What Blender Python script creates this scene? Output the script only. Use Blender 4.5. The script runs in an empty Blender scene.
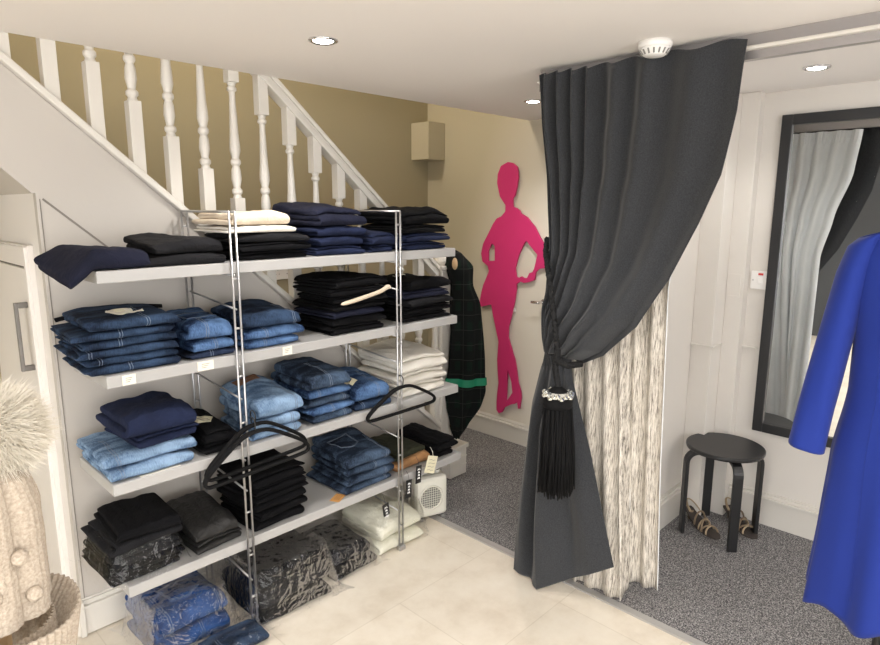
import bpy, bmesh, math, random
from mathutils import Vector, Matrix, noise
PI = math.pi
S = bpy.context.scene
COL = S.collection
random.seed(7)

# ------------------------------------------------------------------ materials
def mat(name, color, rough=0.6, metal=0.0, spec=0.5, var=0.0, vscale=6.0, bump=0.0, bscale=80.0, sheen=0.0, emit=None, estr=0.0):
    m = bpy.data.materials.new(name); m.use_nodes = True
    nt = m.node_tree; b = nt.nodes['Principled BSDF']
    b.inputs['Base Color'].default_value = (*color, 1)
    b.inputs['Roughness'].default_value = rough
    b.inputs['Metallic'].default_value = metal
    b.inputs['Specular IOR Level'].default_value = spec
    if sheen:
        b.inputs['Sheen Weight'].default_value = sheen
        b.inputs['Sheen Roughness'].default_value = 0.5
    if emit:
        b.inputs['Emission Color'].default_value = (*emit, 1); b.inputs['Emission Strength'].default_value = estr
    if var or bump:
        tc = nt.nodes.new('ShaderNodeTexCoord')
    if var:
        n = nt.nodes.new('ShaderNodeTexNoise'); n.inputs['Scale'].default_value = vscale; n.inputs['Detail'].default_value = 5
        nt.links.new(tc.outputs['Object'], n.inputs['Vector'])
        r = nt.nodes.new('ShaderNodeValToRGB')
        r.color_ramp.elements[0].position = 0.3; r.color_ramp.elements[1].position = 0.7
        r.color_ramp.elements[0].color = (*[max(0, c*(1-var)) for c in color], 1)
        r.color_ramp.elements[1].color = (*[min(1, c*(1+var)) for c in color], 1)
        nt.links.new(n.outputs['Fac'], r.inputs['Fac']); nt.links.new(r.outputs['Color'], b.inputs['Base Color'])
    if bump:
        n2 = nt.nodes.new('ShaderNodeTexNoise'); n2.inputs['Scale'].default_value = bscale; n2.inputs['Detail'].default_value = 3
        nt.links.new(tc.outputs['Object'], n2.inputs['Vector'])
        bp = nt.nodes.new('ShaderNodeBump'); bp.inputs['Strength'].default_value = bump; bp.inputs['Distance'].default_value = 0.01
        nt.links.new(n2.outputs['Fac'], bp.inputs['Height']); nt.links.new(bp.outputs['Normal'], b.inputs['Normal'])
        if name.endswith('_cloth'):
            n3 = nt.nodes.new('ShaderNodeTexNoise'); n3.inputs['Scale'].default_value = 22; n3.inputs['Detail'].default_value = 3; n3.inputs['Distortion'].default_value = 1.5
            nt.links.new(tc.outputs['Object'], n3.inputs['Vector'])
            b2 = nt.nodes.new('ShaderNodeBump'); b2.inputs['Strength'].default_value = 0.45; b2.inputs['Distance'].default_value = 0.012
            nt.links.new(n3.outputs['Fac'], b2.inputs['Height']); nt.links.new(b2.outputs['Normal'], bp.inputs['Normal'])
    return m

def denim(name, dark, light, fade=0.5):
    m = bpy.data.materials.new(name); m.use_nodes = True
    nt = m.node_tree; b = nt.nodes['Principled BSDF']; L = nt.links.new
    b.inputs['Roughness'].default_value = 0.9; b.inputs['Specular IOR Level'].default_value = 0.15
    tc = nt.nodes.new('ShaderNodeTexCoord')
    mq = nt.nodes.new('ShaderNodeMapping'); mq.inputs['Scale'].default_value = (0.8, 1.9, 1.4)
    L(tc.outputs['Object'], mq.inputs['Vector'])
    n1 = nt.nodes.new('ShaderNodeTexNoise'); n1.inputs['Scale'].default_value = 11; n1.inputs['Detail'].default_value = 5; n1.inputs['Distortion'].default_value = 0.6
    mp = nt.nodes.new('ShaderNodeMapping'); mp.inputs['Scale'].default_value = (420, 90, 90)
    n2 = nt.nodes.new('ShaderNodeTexNoise'); n2.inputs['Scale'].default_value = 1; n2.inputs['Detail'].default_value = 4
    L(mq.outputs['Vector'], n1.inputs['Vector']); L(tc.outputs['Object'], mp.inputs['Vector']); L(mp.outputs['Vector'], n2.inputs['Vector'])
    mx = nt.nodes.new('ShaderNodeMath'); mx.operation = 'MULTIPLY_ADD'; mx.inputs[1].default_value = 0.42
    L(n2.outputs['Fac'], mx.inputs[0]); L(n1.outputs['Fac'], mx.inputs[2])
    r = nt.nodes.new('ShaderNodeValToRGB')
    r.color_ramp.elements[0].position = 0.74 - 0.3*fade; r.color_ramp.elements[1].position = 0.98 - 0.2*fade
    r.color_ramp.elements[0].color = (*dark, 1); r.color_ramp.elements[1].color = (*light, 1)
    L(mx.outputs[0], r.inputs['Fac']); L(r.outputs['Color'], b.inputs['Base Color'])
    bp = nt.nodes.new('ShaderNodeBump'); bp.inputs['Strength'].default_value = 0.6; bp.inputs['Distance'].default_value = 0.008
    L(mx.outputs[0], bp.inputs['Height']); L(bp.outputs['Normal'], b.inputs['Normal'])
    return m

M = {}
M['brightened_white'] = mat('brightened_white', (0.74, 0.71, 0.68), 0.55, bump=0.03, bscale=60)  # panel white made lighter, standing in for light missing on the cupboard side
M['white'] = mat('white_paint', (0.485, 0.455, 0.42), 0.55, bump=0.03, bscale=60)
M['white_gloss'] = mat('white_gloss_paint', (0.635, 0.61, 0.565), 0.35)
M['ceiling'] = mat('ceiling_paint', (0.80, 0.77, 0.745), 0.9, bump=0.03, bscale=50)
M['olive'] = mat('olive_wall_paint', (0.37, 0.325, 0.215), 0.85, bump=0.03, bscale=60)
M['grey_wall'] = mat('pale_wall_paint', (0.66, 0.63, 0.59), 0.85, bump=0.03, bscale=60)
M['slate'] = mat('slate_wall_paint', (0.075, 0.08, 0.09), 0.85)
M['groove'] = mat('groove_shadow', (0.22, 0.20, 0.18), 0.9)
M['shelf'] = mat('shelf_laminate', (0.40, 0.397, 0.395), 0.4)
M['steel'] = mat('satin_steel', (0.50, 0.50, 0.51), 0.38, metal=1.0)
M['dark_steel'] = mat('brushed_dark_steel', (0.22, 0.21, 0.20), 0.45, metal=0.7)
M['chrome'] = mat('chrome', (0.75, 0.75, 0.77), 0.12, metal=1.0)
M['alu'] = mat('track_aluminium', (0.37, 0.35, 0.345), 0.35, metal=0.6)
M['white_plastic'] = mat('white_plastic', (0.80, 0.79, 0.77), 0.35)
M['cream_plastic'] = mat('cream_plastic', (0.70, 0.69, 0.62), 0.4)
M['grille'] = mat('grille_grey', (0.20, 0.20, 0.19), 0.5)
M['red'] = mat('red_indicator', (0.6, 0.03, 0.03), 0.4)
M['black_wood'] = mat('black_lacquer_wood', (0.014, 0.014, 0.015), 0.38, bump=0.05, bscale=150)
M['black_frame'] = mat('black_frame', (0.013, 0.013, 0.014), 0.45)
M['velvet'] = mat('black_flock', (0.0045, 0.0045, 0.005), 0.85, spec=0.2)
M['mirror'] = mat('mirror_glass', (0.9, 0.92, 0.92), 0.01, metal=1.0)
M['pink'] = mat('pink_acrylic', (0.58, 0.030, 0.158), 0.45)
M['lamp'] = mat('lamp_lens', (1, 1, 1), 0.3, emit=(1, 0.96, 0.9), estr=22)
M['black_cloth'] = mat('black_cloth', (0.0046, 0.0046, 0.0056), 0.95, spec=0.12, var=0.25, vscale=9, bump=0.25, bscale=260)
M['charcoal_cloth'] = mat('charcoal_cloth', (0.0115, 0.0115, 0.0135), 0.92, spec=0.18, var=0.2, vscale=8, bump=0.25, bscale=260)
M['leather_cloth'] = mat('coated_grey_cloth', (0.017, 0.0165, 0.0165), 0.55, spec=0.35, var=0.25, vscale=10, bump=0.3, bscale=60)
M['navy_cloth'] = mat('navy_cloth', (0.0095, 0.011, 0.025), 0.92, spec=0.2, var=0.22, vscale=8, bump=0.25, bscale=260)
M['blue_navy_cloth'] = mat('bright_navy_cloth', (0.0105, 0.0160, 0.044), 0.92, spec=0.2, var=0.25, vscale=8, bump=0.25, bscale=260)
M['cream_cloth'] = mat('cream_cloth', (0.62, 0.525, 0.41), 0.9, var=0.06, vscale=9, bump=0.2, bscale=240)
M['beige_cloth'] = mat('beige_cloth', (0.50, 0.42, 0.32), 0.9, var=0.15, vscale=12, bump=0.25, bscale=240)
M['white_cloth'] = mat('white_cloth', (0.70, 0.675, 0.62), 0.9, var=0.06, vscale=9, bump=0.2, bscale=240)
M['ivory_cloth'] = mat('ivory_cloth', (0.70, 0.69, 0.58), 0.85, var=0.08, vscale=9, bump=0.3, bscale=60)
M['green_cloth'] = mat('dark_olive_cloth', (0.020, 0.022, 0.009), 0.95, var=0.3, vscale=10, bump=0.3, bscale=240)
M['tan_cloth'] = mat('tan_cloth', (0.33, 0.17, 0.07), 0.9, var=0.25, vscale=12, bump=0.3, bscale=240)
M['dark_denim'] = denim('indigo_denim', (0.0065, 0.0115, 0.026), (0.034, 0.062, 0.120), 0.5)
M['mid_denim'] = denim('mid_blue_denim', (0.015, 0.033, 0.085), (0.10, 0.185, 0.36), 0.5)
M['light_denim'] = denim('light_blue_denim', (0.060, 0.110, 0.20), (0.25, 0.37, 0.54), 0.6)
M['faded_denim'] = denim('faded_dark_denim', (0.012, 0.019, 0.035), (0.070, 0.108, 0.175), 0.36)
M['royal_denim'] = denim('royal_blue_denim', (0.008, 0.024, 0.085), (0.03, 0.085, 0.25), 0.5)
M['ink_denim'] = denim('ink_denim', (0.007, 0.010, 0.022), (0.028, 0.042, 0.085), 0.45)
M['stitch'] = mat('pale_stitching', (0.16, 0.20, 0.27), 0.8)
M['tan_stitch'] = mat('tan_stitching', (0.28, 0.22, 0.15), 0.8)
M['patch'] = mat('brown_leather_patch', (0.16, 0.07, 0.035), 0.6)
M['card'] = mat('white_card', (0.80, 0.76, 0.66), 0.7)
M['cream_card'] = mat('cream_card', (0.72, 0.68, 0.50), 0.7)
M['orange_card'] = mat('orange_card', (0.60, 0.30, 0.09), 0.7)
M['black_card'] = mat('black_card', (0.01, 0.01, 0.01), 0.5)
M['ink'] = mat('printed_ink', (0.18, 0.16, 0.14), 0.8)
M['white_ink'] = mat('white_print', (0.85, 0.85, 0.85), 0.7)
M['crystal'] = mat('cut_crystal', (0.82, 0.84, 0.82), 0.05, metal=0.85)
M['blue_dress'] = mat('royal_blue_crepe', (0.008, 0.025, 0.205), 0.8, spec=0.25, bump=0.06, bscale=400, sheen=0.08)
M['fur'] = mat('cream_fur', (0.66, 0.62, 0.54), 0.95)
M['leather_strap'] = mat('bronze_strap', (0.25, 0.185, 0.12), 0.4, metal=0.25)
M['strap_pale'] = mat('pale_gold_strap', (0.42, 0.33, 0.22), 0.35, metal=0.35)
M['sole'] = mat('dark_sole', (0.05, 0.04, 0.035), 0.6)
M['pole'] = mat('dark_metal_pole', (0.03, 0.03, 0.03), 0.4, metal=0.5)
M['dress_form'] = mat('linen_form', (0.5, 0.46, 0.4), 0.9)
M['rope'] = mat('black_grey_braid', (0.009, 0.009, 0.0095), 0.75, spec=0.25, var=0.8, vscale=220)
M['edge'] = mat('edge_strip', (0.45, 0.44, 0.43), 0.4, metal=0.4)
M['green_band'] = mat('emerald_ribbon', (0.0, 0.17, 0.085), 0.6)
M['wood'] = mat('pale_wood', (0.50, 0.35, 0.2), 0.6)

def node_mat(name, rough=0.8, spec=0.3):
    m = bpy.data.materials.new(name); m.use_nodes = True
    nt = m.node_tree; b = nt.nodes['Principled BSDF']
    b.inputs['Roughness'].default_value = rough; b.inputs['Specular IOR Level'].default_value = spec
    tc = nt.nodes.new('ShaderNodeTexCoord')
    return m, nt, b, tc
def ramp(nt, stops, interp='LINEAR'):
    r = nt.nodes.new('ShaderNodeValToRGB'); r.color_ramp.interpolation = interp
    while len(r.color_ramp.elements) < len(stops): r.color_ramp.elements.new(0.5)
    for e, (p, c) in zip(r.color_ramp.elements, stops):
        e.position = p; e.color = (*c, 1)
    return r

def tile_material():
    m, nt, b, tc = node_mat('cream_stone_tile', 0.42, 0.4); L = nt.links.new
    n = nt.nodes.new('ShaderNodeTexNoise'); n.inputs['Scale'].default_value = 5; n.inputs['Detail'].default_value = 8; n.inputs['Roughness'].default_value = 0.65
    L(tc.outputs['Object'], n.inputs['Vector'])
    r = ramp(nt, [(0.3, (0.60, 0.53, 0.435)), (0.52, (0.70, 0.64, 0.545)), (0.75, (0.76, 0.71, 0.62))])
    L(n.outputs['Fac'], r.inputs['Fac'])
    mp = nt.nodes.new('ShaderNodeMapping'); mp.inputs['Location'].default_value = (0.31, 0.13, 0)
    L(tc.outputs['Object'], mp.inputs['Vector'])
    br = nt.nodes.new('ShaderNodeTexBrick'); br.offset = 0.5
    br.inputs['Scale'].default_value = 1.0; br.inputs['Brick Width'].default_value = 0.9; br.inputs['Row Height'].default_value = 0.45
    br.inputs['Mortar Size'].default_value = 0.0025; br.inputs['Mortar Smooth'].default_value = 0.3
    br.inputs['Color1'].default_value = (1, 1, 1, 1); br.inputs['Color2'].default_value = (0.95, 0.95, 0.95, 1); br.inputs['Mortar'].default_value = (0.86, 0.85, 0.83, 1)
    L(mp.outputs['Vector'], br.inputs['Vector'])
    mx = nt.nodes.new('ShaderNodeMix'); mx.data_type = 'RGBA'; mx.blend_type = 'MULTIPLY'; mx.inputs[0].default_value = 1
    L(r.outputs['Color'], mx.inputs[6]); L(br.outputs['Color'], mx.inputs[7]); L(mx.outputs[2], b.inputs['Base Color'])
    return m
def carpet_material():
    m, nt, b, tc = node_mat('grey_flecked_carpet', 0.95, 0.1); L = nt.links.new
    n = nt.nodes.new('ShaderNodeTexNoise'); n.inputs['Scale'].default_value = 190; n.inputs['Detail'].default_value = 3; n.inputs['Roughness'].default_value = 0.7
    L(tc.outputs['Object'], n.inputs['Vector'])
    r = ramp(nt, [(0.34, (0.030, 0.030, 0.035)), (0.5, (0.17, 0.165, 0.168)), (0.66, (0.50, 0.485, 0.475))])
    L(n.outputs['Fac'], r.inputs['Fac']); L(r.outputs['Color'], b.inputs['Base Color'])
    bp = nt.nodes.new('ShaderNodeBump'); bp.inputs['Strength'].default_value = 0.6; bp.inputs['Distance'].default_value = 0.01
    L(n.outputs['Fac'], bp.inputs['Height']); L(bp.outputs['Normal'], b.inputs['Normal'])
    return m
def curtain_material():
    m, nt, b, tc = node_mat('charcoal_wool_weave', 0.95, 0.15); L = nt.links.new
    n = nt.nodes.new('ShaderNodeTexNoise'); n.inputs['Scale'].default_value = 260; n.inputs['Detail'].default_value = 2
    L(tc.outputs['Object'], n.inputs['Vector'])
    r = ramp(nt, [(0.3, (0.019, 0.0205, 0.024)), (0.7, (0.040, 0.0425, 0.047))])
    L(n.outputs['Fac'], r.inputs['Fac']); L(r.outputs['Color'], b.inputs['Base Color'])
    b.inputs['Sheen Weight'].default_value = 0.15; b.inputs['Sheen Roughness'].default_value = 0.6
    bp = nt.nodes.new('ShaderNodeBump'); bp.inputs['Strength'].default_value = 0.2; bp.inputs['Distance'].default_value = 0.004
    L(n.outputs['Fac'], bp.inputs['Height']); L(bp.outputs['Normal'], b.inputs['Normal'])
    return m
def stripe_material():
    m, nt, b, tc = node_mat('black_dashed_cream_cloth', 0.9, 0.2); L = nt.links.new
    mp = nt.nodes.new('ShaderNodeMapping'); mp.inputs['Scale'].default_value = (60, 330, 17)
    L(tc.outputs['Object'], mp.inputs['Vector'])
    n = nt.nodes.new('ShaderNodeTexNoise'); n.inputs['Scale'].default_value = 1; n.inputs['Detail'].default_value = 5; n.inputs['Roughness'].default_value = 0.75
    L(mp.outputs['Vector'], n.inputs['Vector'])
    r = ramp(nt, [(0.33, (0.05, 0.045, 0.04)), (0.43, (0.30, 0.275, 0.24)), (0.53, (0.56, 0.52, 0.46)), (0.68, (0.74, 0.70, 0.63))])
    L(n.outputs['Fac'], r.inputs['Fac']); L(r.outputs['Color'], b.inputs['Base Color'])
    return m
def tartan_material():
    m, nt, b, tc = node_mat('dark_green_tartan', 0.95, 0.15); L = nt.links.new
    sx = nt.nodes.new('ShaderNodeSeparateXYZ'); L(tc.outputs['Object'], sx.inputs[0])
    def band(sock, freq, width, off=0.0):
        a = nt.nodes.new('ShaderNodeMath'); a.operation = 'MULTIPLY_ADD'; a.inputs[1].default_value = freq; a.inputs[2].default_value = off; L(sock, a.inputs[0])
        f = nt.nodes.new('ShaderNodeMath'); f.operation = 'FRACT'; L(a.outputs[0], f.inputs[0])
        c = nt.nodes.new('ShaderNodeMath'); c.operation = 'LESS_THAN'; c.inputs[1].default_value = width; L(f.outputs[0], c.inputs[0])
        return c.outputs[0]
    sm = nt.nodes.new('ShaderNodeMath'); sm.operation = 'ADD'; L(sx.outputs['X'], sm.inputs[0])
    mm = nt.nodes.new('ShaderNodeMath'); mm.operation = 'MULTIPLY'; mm.inputs[1].default_value = -1; L(sx.outputs['Y'], mm.inputs[0]); L(mm.outputs[0], sm.inputs[1])
    g1 = band(sm.outputs[0], 11, 0.45); g2 = band(sx.outputs['Z'], 9, 0.45)
    l1 = band(sm.outputs[0], 7, 0.02, 0.3); l2 = band(sx.outputs['Z'], 12, 0.03, 0.3)
    ad = nt.nodes.new('ShaderNodeMath'); ad.operation = 'MULTIPLY'; L(g1, ad.inputs[0]); L(g2, ad.inputs[1])
    c1 = nt.nodes.new('ShaderNodeMix'); c1.data_type = 'RGBA'; L(ad.outputs[0], c1.inputs[0]); c1.inputs[6].default_value = (0.005, 0.006, 0.006, 1); c1.inputs[7].default_value = (0.0045, 0.011, 0.008, 1)
    mxl = nt.nodes.new('ShaderNodeMath'); mxl.operation = 'MAXIMUM'; L(l1, mxl.inputs[0]); L(l2, mxl.inputs[1])
    c2 = nt.nodes.new('ShaderNodeMix'); c2.data_type = 'RGBA'; L(mxl.outputs[0], c2.inputs[0]); L(c1.outputs[2], c2.inputs[6]); c2.inputs[7].default_value = (0.035, 0.036, 0.032, 1)
    L(c2.outputs[2], b.inputs['Base Color'])
    return m
def knit_material():
    m, nt, b, tc = node_mat('cream_fleecy_knit', 0.95, 0.1); L = nt.links.new
    n = nt.nodes.new('ShaderNodeTexNoise'); n.inputs['Scale'].default_value = 330; n.inputs['Detail'].default_value = 4
    L(tc.outputs['Object'], n.inputs['Vector'])
    r = ramp(nt, [(0.3, (0.30, 0.25, 0.20)), (0.65, (0.44, 0.38, 0.31))])
    L(n.outputs['Fac'], r.inputs['Fac']); L(r.outputs['Color'], b.inputs['Base Color'])
    bp = nt.nodes.new('ShaderNodeBump'); bp.inputs['Strength'].default_value = 0.45; bp.inputs['Distance'].default_value = 0.002
    L(n.outputs['Fac'], bp.inputs['Height']); L(bp.outputs['Normal'], b.inputs['Normal'])
    return m
def plastic_material(name, tint=(0.95, 0.95, 0.97), clear=0.8):
    m = bpy.data.materials.new(name); m.use_nodes = True
    nt = m.node_tree; L = nt.links.new; nt.nodes.clear()
    out = nt.nodes.new('ShaderNodeOutputMaterial')
    tr = nt.nodes.new('ShaderNodeBsdfTransparent')
    gl = nt.nodes.new('ShaderNodeBsdfGlossy'); gl.inputs['Roughness'].default_value = 0.1; gl.inputs['Color'].default_value = (*tint, 1)
    tc = nt.nodes.new('ShaderNodeTexCoord')
    n = nt.nodes.new('ShaderNodeTexNoise'); n.inputs['Scale'].default_value = 15; n.inputs['Detail'].default_value = 2; n.inputs['Distortion'].default_value = 2.5
    L(tc.outputs['Object'], n.inputs['Vector'])
    bp = nt.nodes.new('ShaderNodeBump'); bp.inputs['Strength'].default_value = 0.6; bp.inputs['Distance'].default_value = 0.016
    L(n.outputs['Fac'], bp.inputs['Height']); L(bp.outputs['Normal'], gl.inputs['Normal'])
    fr = nt.nodes.new('ShaderNodeFresnel'); fr.inputs['IOR'].default_value = 1.5; L(bp.outputs['Normal'], fr.inputs['Normal'])
    ad = nt.nodes.new('ShaderNodeMath'); ad.operation = 'MULTIPLY_ADD'; ad.inputs[1].default_value = 0.36; ad.inputs[2].default_value = 0.012; ad.use_clamp = True
    L(fr.outputs[0], ad.inputs[0])
    mx = nt.nodes.new('ShaderNodeMixShader'); L(ad.outputs[0], mx.inputs[0]); L(tr.outputs[0], mx.inputs[1]); L(gl.outputs[0], mx.inputs[2])
    L(mx.outputs[0], out.inputs['Surface'])
    return m
def pale_lining_material():
    return mat('pale_grey_lining', (0.66, 0.68, 0.69), 0.7, var=0.05, vscale=4)
M['tile'] = tile_material(); M['carpet'] = carpet_material(); M['curtain'] = curtain_material()
M['stripe'] = stripe_material(); M['tartan'] = tartan_material(); M['knit'] = knit_material()
M['plastic'] = plastic_material('clear_polythene', clear=0.89); M['lining'] = pale_lining_material()

# ------------------------------------------------------------------ helpers
def obj(name, bm, m, parent=None, smooth=False, bevel=0.0, subsurf=0, loc=None):
    me = bpy.data.meshes.new(name)
    bmesh.ops.recalc_face_normals(bm, faces=bm.faces[:])
    bm.to_mesh(me); bm.free()
    o = bpy.data.objects.new(name, me); COL.objects.link(o)
    if m: me.materials.append(m)
    if smooth:
        for p in me.polygons: p.use_smooth = True
    if parent: o.parent = parent
    if loc: o.location = loc
    if bevel:
        b = o.modifiers.new('bevel', 'BEVEL'); b.width = bevel; b.segments = 2; b.limit_method = 'ANGLE'
    if subsurf:
        s = o.modifiers.new('sub', 'SUBSURF'); s.levels = subsurf; s.render_levels = subsurf
    return o
def thing(name, label, cat, loc=(0, 0, 0), rotz=0, group=None):
    o = bpy.data.objects.new(name, None); COL.objects.link(o)
    o.location = loc; o.rotation_euler = (0, 0, rotz); o.empty_display_size = 0.05
    return tag(o, label, cat, group)
def tag(o, label, cat, group=None):
    o['label'] = label; o['category'] = cat
    if group: o['group'] = group
    return o
def struct(name, bm, m, parent=None, **k):
    o = obj(name, bm, m, parent, **k)
    if not parent: o['kind'] = 'structure'
    return o
def BM(): return bmesh.new()
def box(bm, x0, x1, y0, y1, z0, z1):
    v = [bm.verts.new(p) for p in ((x0,y0,z0),(x1,y0,z0),(x1,y1,z0),(x0,y1,z0),(x0,y0,z1),(x1,y0,z1),(x1,y1,z1),(x0,y1,z1))]
    for f in ((0,3,2,1),(4,5,6,7),(0,1,5,4),(1,2,6,5),(2,3,7,6),(3,0,4,7)): bm.faces.new([v[i] for i in f])
    return v
def boxed(x0, x1, y0, y1, z0, z1):
    b = BM(); box(b, x0, x1, y0, y1, z0, z1); return b
def prism(bm, pts, d):
    """closed polygon of 3-D points extruded by vector d"""
    a = [bm.verts.new(p) for p in pts]; b = [bm.verts.new(Vector(p)+Vector(d)) for p in pts]
    bm.faces.new(a); bm.faces.new(b[::-1]); n = len(pts)
    for i in range(n): bm.faces.new((a[i], a[(i+1) % n], b[(i+1) % n], b[i]))
def tube(bm, pts, r, n=8, closed=False, flat=1.0):
    pts = [Vector(p) for p in pts]; rings = []; N = len(pts); prev = None
    for i, p in enumerate(pts):
        if closed: t = pts[(i+1) % N] - pts[i-1]
        else: t = pts[min(i+1, N-1)] - pts[max(i-1, 0)]
        t.normalize()
        if prev is None:
            u = t.orthogonal().normalized()
        else:
            u = (prev - t*prev.dot(t)).normalized()
        prev = u; w = t.cross(u); rr = r[i] if isinstance(r, (list, tuple)) else r
        rings.append([bm.verts.new(p + (u*math.cos(2*PI*k/n) + w*math.sin(2*PI*k/n)*flat)*rr) for k in range(n)])
    M_ = N if closed else N-1
    for i in range(M_):
        a, b = rings[i], rings[(i+1) % N]
        for k in range(n): bm.faces.new((a[k], a[(k+1) % n], b[(k+1) % n], b[k]))
    if not closed:
        bm.faces.new(rings[0][::-1]); bm.faces.new(rings[-1])
def lathe(bm, prof, c=(0, 0, 0), n=24, cap=True, axis='Z'):
    c = Vector(c); rings = []
    for r, z in prof:
        ring = []
        for k in range(n):
            a = 2*PI*k/n
            p = Vector((r*math.cos(a), r*math.sin(a), z))
            if axis == 'X': p = Vector((p.z, p.x, p.y))
            if axis == 'Y': p = Vector((p.x, p.z, p.y))
            ring.append(bm.verts.new(c+p))
        rings.append(ring)
    for a, b in zip(rings, rings[1:]):
        for k in range(n): bm.faces.new((a[k], a[(k+1) % n], b[(k+1) % n], b[k]))
    if cap:
        bm.faces.new(rings[0][::-1]); bm.faces.new(rings[-1])
def grid(bm, f, ns, nt):
    V = [[bm.verts.new(f(i/ns, j/nt)) for i in range(ns+1)] for j in range(nt+1)]
    for j in range(nt):
        for i in range(ns): bm.faces.new((V[j][i], V[j][i+1], V[j+1][i+1], V[j+1][i]))
def lerp(a, b, t): return a+(b-a)*t
def interp(pts, t):
    """piecewise-linear interpolation through (key, value) pairs; the value may be a tuple"""
    if t <= pts[0][0]: return pts[0][1]
    for (a, va), (b, vb) in zip(pts, pts[1:]):
        if t <= b:
            u = (t-a)/(b-a); u = u*u*(3-2*u)*0.5+u*0.5
            if isinstance(va, tuple): return tuple(lerp(p, q, u) for p, q in zip(va, vb))
            return lerp(va, vb, u)
    return pts[-1][1]
def children(o): return [c for c in bpy.data.objects if c.parent == o]
def copy_tree(o, parent=None):
    c = o.copy(); COL.objects.link(c)
    if parent: c.parent = parent
    for ch in children(o): copy_tree(ch, c)
    return c

# ------------------------------------------------------------------ camera (1.55 m high, looking into the corner)
P_, A_, R_ = .1826, .7718, .0023
fw = Vector((math.cos(A_)*math.cos(P_), math.sin(A_)*math.cos(P_), -math.sin(P_)))
rt0 = Vector((math.sin(A_), -math.cos(A_), 0)); up0 = rt0.cross(fw)
rt = rt0*math.cos(R_)+up0*math.sin(R_); up = up0*math.cos(R_)-rt0*math.sin(R_)
cam = bpy.data.cameras.new('camera'); cam.sensor_width = 36; cam.lens = 622.06/880*36; cam.clip_start = 0.02
co = bpy.data.objects.new('camera', cam); COL.objects.link(co)
mw = Matrix((rt, up, -fw)).transposed().to_4x4(); mw.translation = (0, 0, 1.55)
co.matrix_world = mw; S.camera = co

# ------------------------------------------------------------------ setting
CZ = 2.07                      # ceiling height
XW = 3.19                      # end wall
YS = 2.37                      # face of the stair side
YB = 3.23                      # back wall of the stairwell
XL, YR = -2.3, -2.3            # shop walls behind the camera
SL = 0.871                     # pitch of the stair
cap_z = lambda x: 2.003-SL*(x-0.504)
rail_z = lambda x: 2.067-SL*(x-1.43)

b = BM(); box(b, XL, 2.085, YR, YB, -0.05, 0); struct('floor', b, M['tile'])
b = BM(); box(b, 2.085, XW+0.1, YR, YB, -0.05, 0.004)
struct('floor_carpet', b, M['carpet'])
struct('trim_1', boxed(2.066, 2.10, YR, 2.36, 0, 0.0075), M['edge'])
# ceiling with the stairwell opening behind y = 2.36
b = BM(); box(b, XL, XW+0.1, YR, 2.352, CZ, CZ+0.2); box(b, XL, -0.6, 2.352, YB, CZ, CZ+0.2); struct('ceiling', b, M['ceiling'])
# stairwell upper shell
b = BM(); box(b, XL-0.1, XW+0.1, YB, YB+0.1, 0, 3.6); struct('wall_back', b, M['olive'])
b = BM(); box(b, -0.75, -0.65, 2.352, YB, CZ+0.2, 3.6); struct('wall_stairwell', b, M['olive'])
b = BM(); box(b, -0.7, XW+0.1, 2.30, 2.352, CZ+0.2, 3.6); struct('wall_landing', b, M['olive'])
struct('ceiling_stairwell', boxed(-0.75, XW+0.1, 2.30, YB+0.1, 3.6, 3.7), M['ceiling'])

# end wall: olive in the stairwell part, pale beside the curtain
m, nt, bb, tc = node_mat('end_wall_paint', 0.85, 0.3)
sx = nt.nodes.new('ShaderNodeSeparateXYZ'); nt.links.new(tc.outputs['Object'], sx.inputs[0])
sz = nt.nodes.new('ShaderNodeMath'); sz.operation = 'MULTIPLY_ADD'; sz.inputs[1].default_value = 0.35; sz.inputs[2].default_value = -0.35
nt.links.new(sx.outputs['Z'], sz.inputs[0])
ad = nt.nodes.new('ShaderNodeMath'); ad.operation = 'ADD'; nt.links.new(sx.outputs['Y'], ad.inputs[0]); nt.links.new(sz.outputs[0], ad.inputs[1])
mr = nt.nodes.new('ShaderNodeMapRange'); mr.inputs['From Min'].default_value = 2.33; mr.inputs['From Max'].default_value = 3.25
nt.links.new(ad.outputs[0], mr.inputs['Value'])
r = ramp(nt, [(0.0, (0.64, 0.60, 0.53)), (0.75, (0.47, 0.42, 0.30))])
nt.links.new(mr.outputs[0], r.inputs['Fac']); nt.links.new(r.outputs['Color'], bb.inputs['Base Color'])
M['end_wall'] = m
struct('wall_end', boxed(XW, XW+0.1, 1.2, YB, 0, 3.6), M['end_wall'])
struct('wall_fitting_room', boxed(XW, XW+0.1, YR, 1.2, 0, CZ), M['grey_wall'])
b = BM(); box(b, XL, XW+0.1, YR-0.1, YR, 0, 0.35); box(b, XL, XL+0.2, YR-0.1, YR, 0.35, CZ); box(b, 1.9, XW+0.1, YR-0.1, YR, 0.35, CZ); struct('wall_right', b, M['grey_wall'])
b = BM(); box(b, XL-0.1, XL, YR, YB, 0, 0.35); box(b, XL-0.1, XL, 1.3, YB, 0.35, CZ); box(b, XL-0.1, XL, YR, YR+0.2, 0.35, CZ); struct('wall_left', b, M['slate'])
def fill_window_frame(name, along_x, a0, a1, pos):  # added unseen window openings, there to let world light fill the room
    b = BM(); n_ = 4
    for i in range(n_+1):
        a = lerp(a0, a1, i/n_)
        if along_x: box(b, a-0.03, a+0.03, pos-0.07, pos-0.03, 0.35, CZ)
        else: box(b, pos-0.07, pos-0.03, a-0.03, a+0.03, 0.35, CZ)
    struct(name, b, M['white_gloss'])
fill_window_frame('fill_window_1', True, XL+0.2, 1.9, YR)
fill_window_frame('fill_window_2', False, YR+0.2, 1.3, XL)
struct('wall_partition', boxed(2.30, XW, 1.20, 1.28, 0, CZ), M['grey_wall'])
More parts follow.
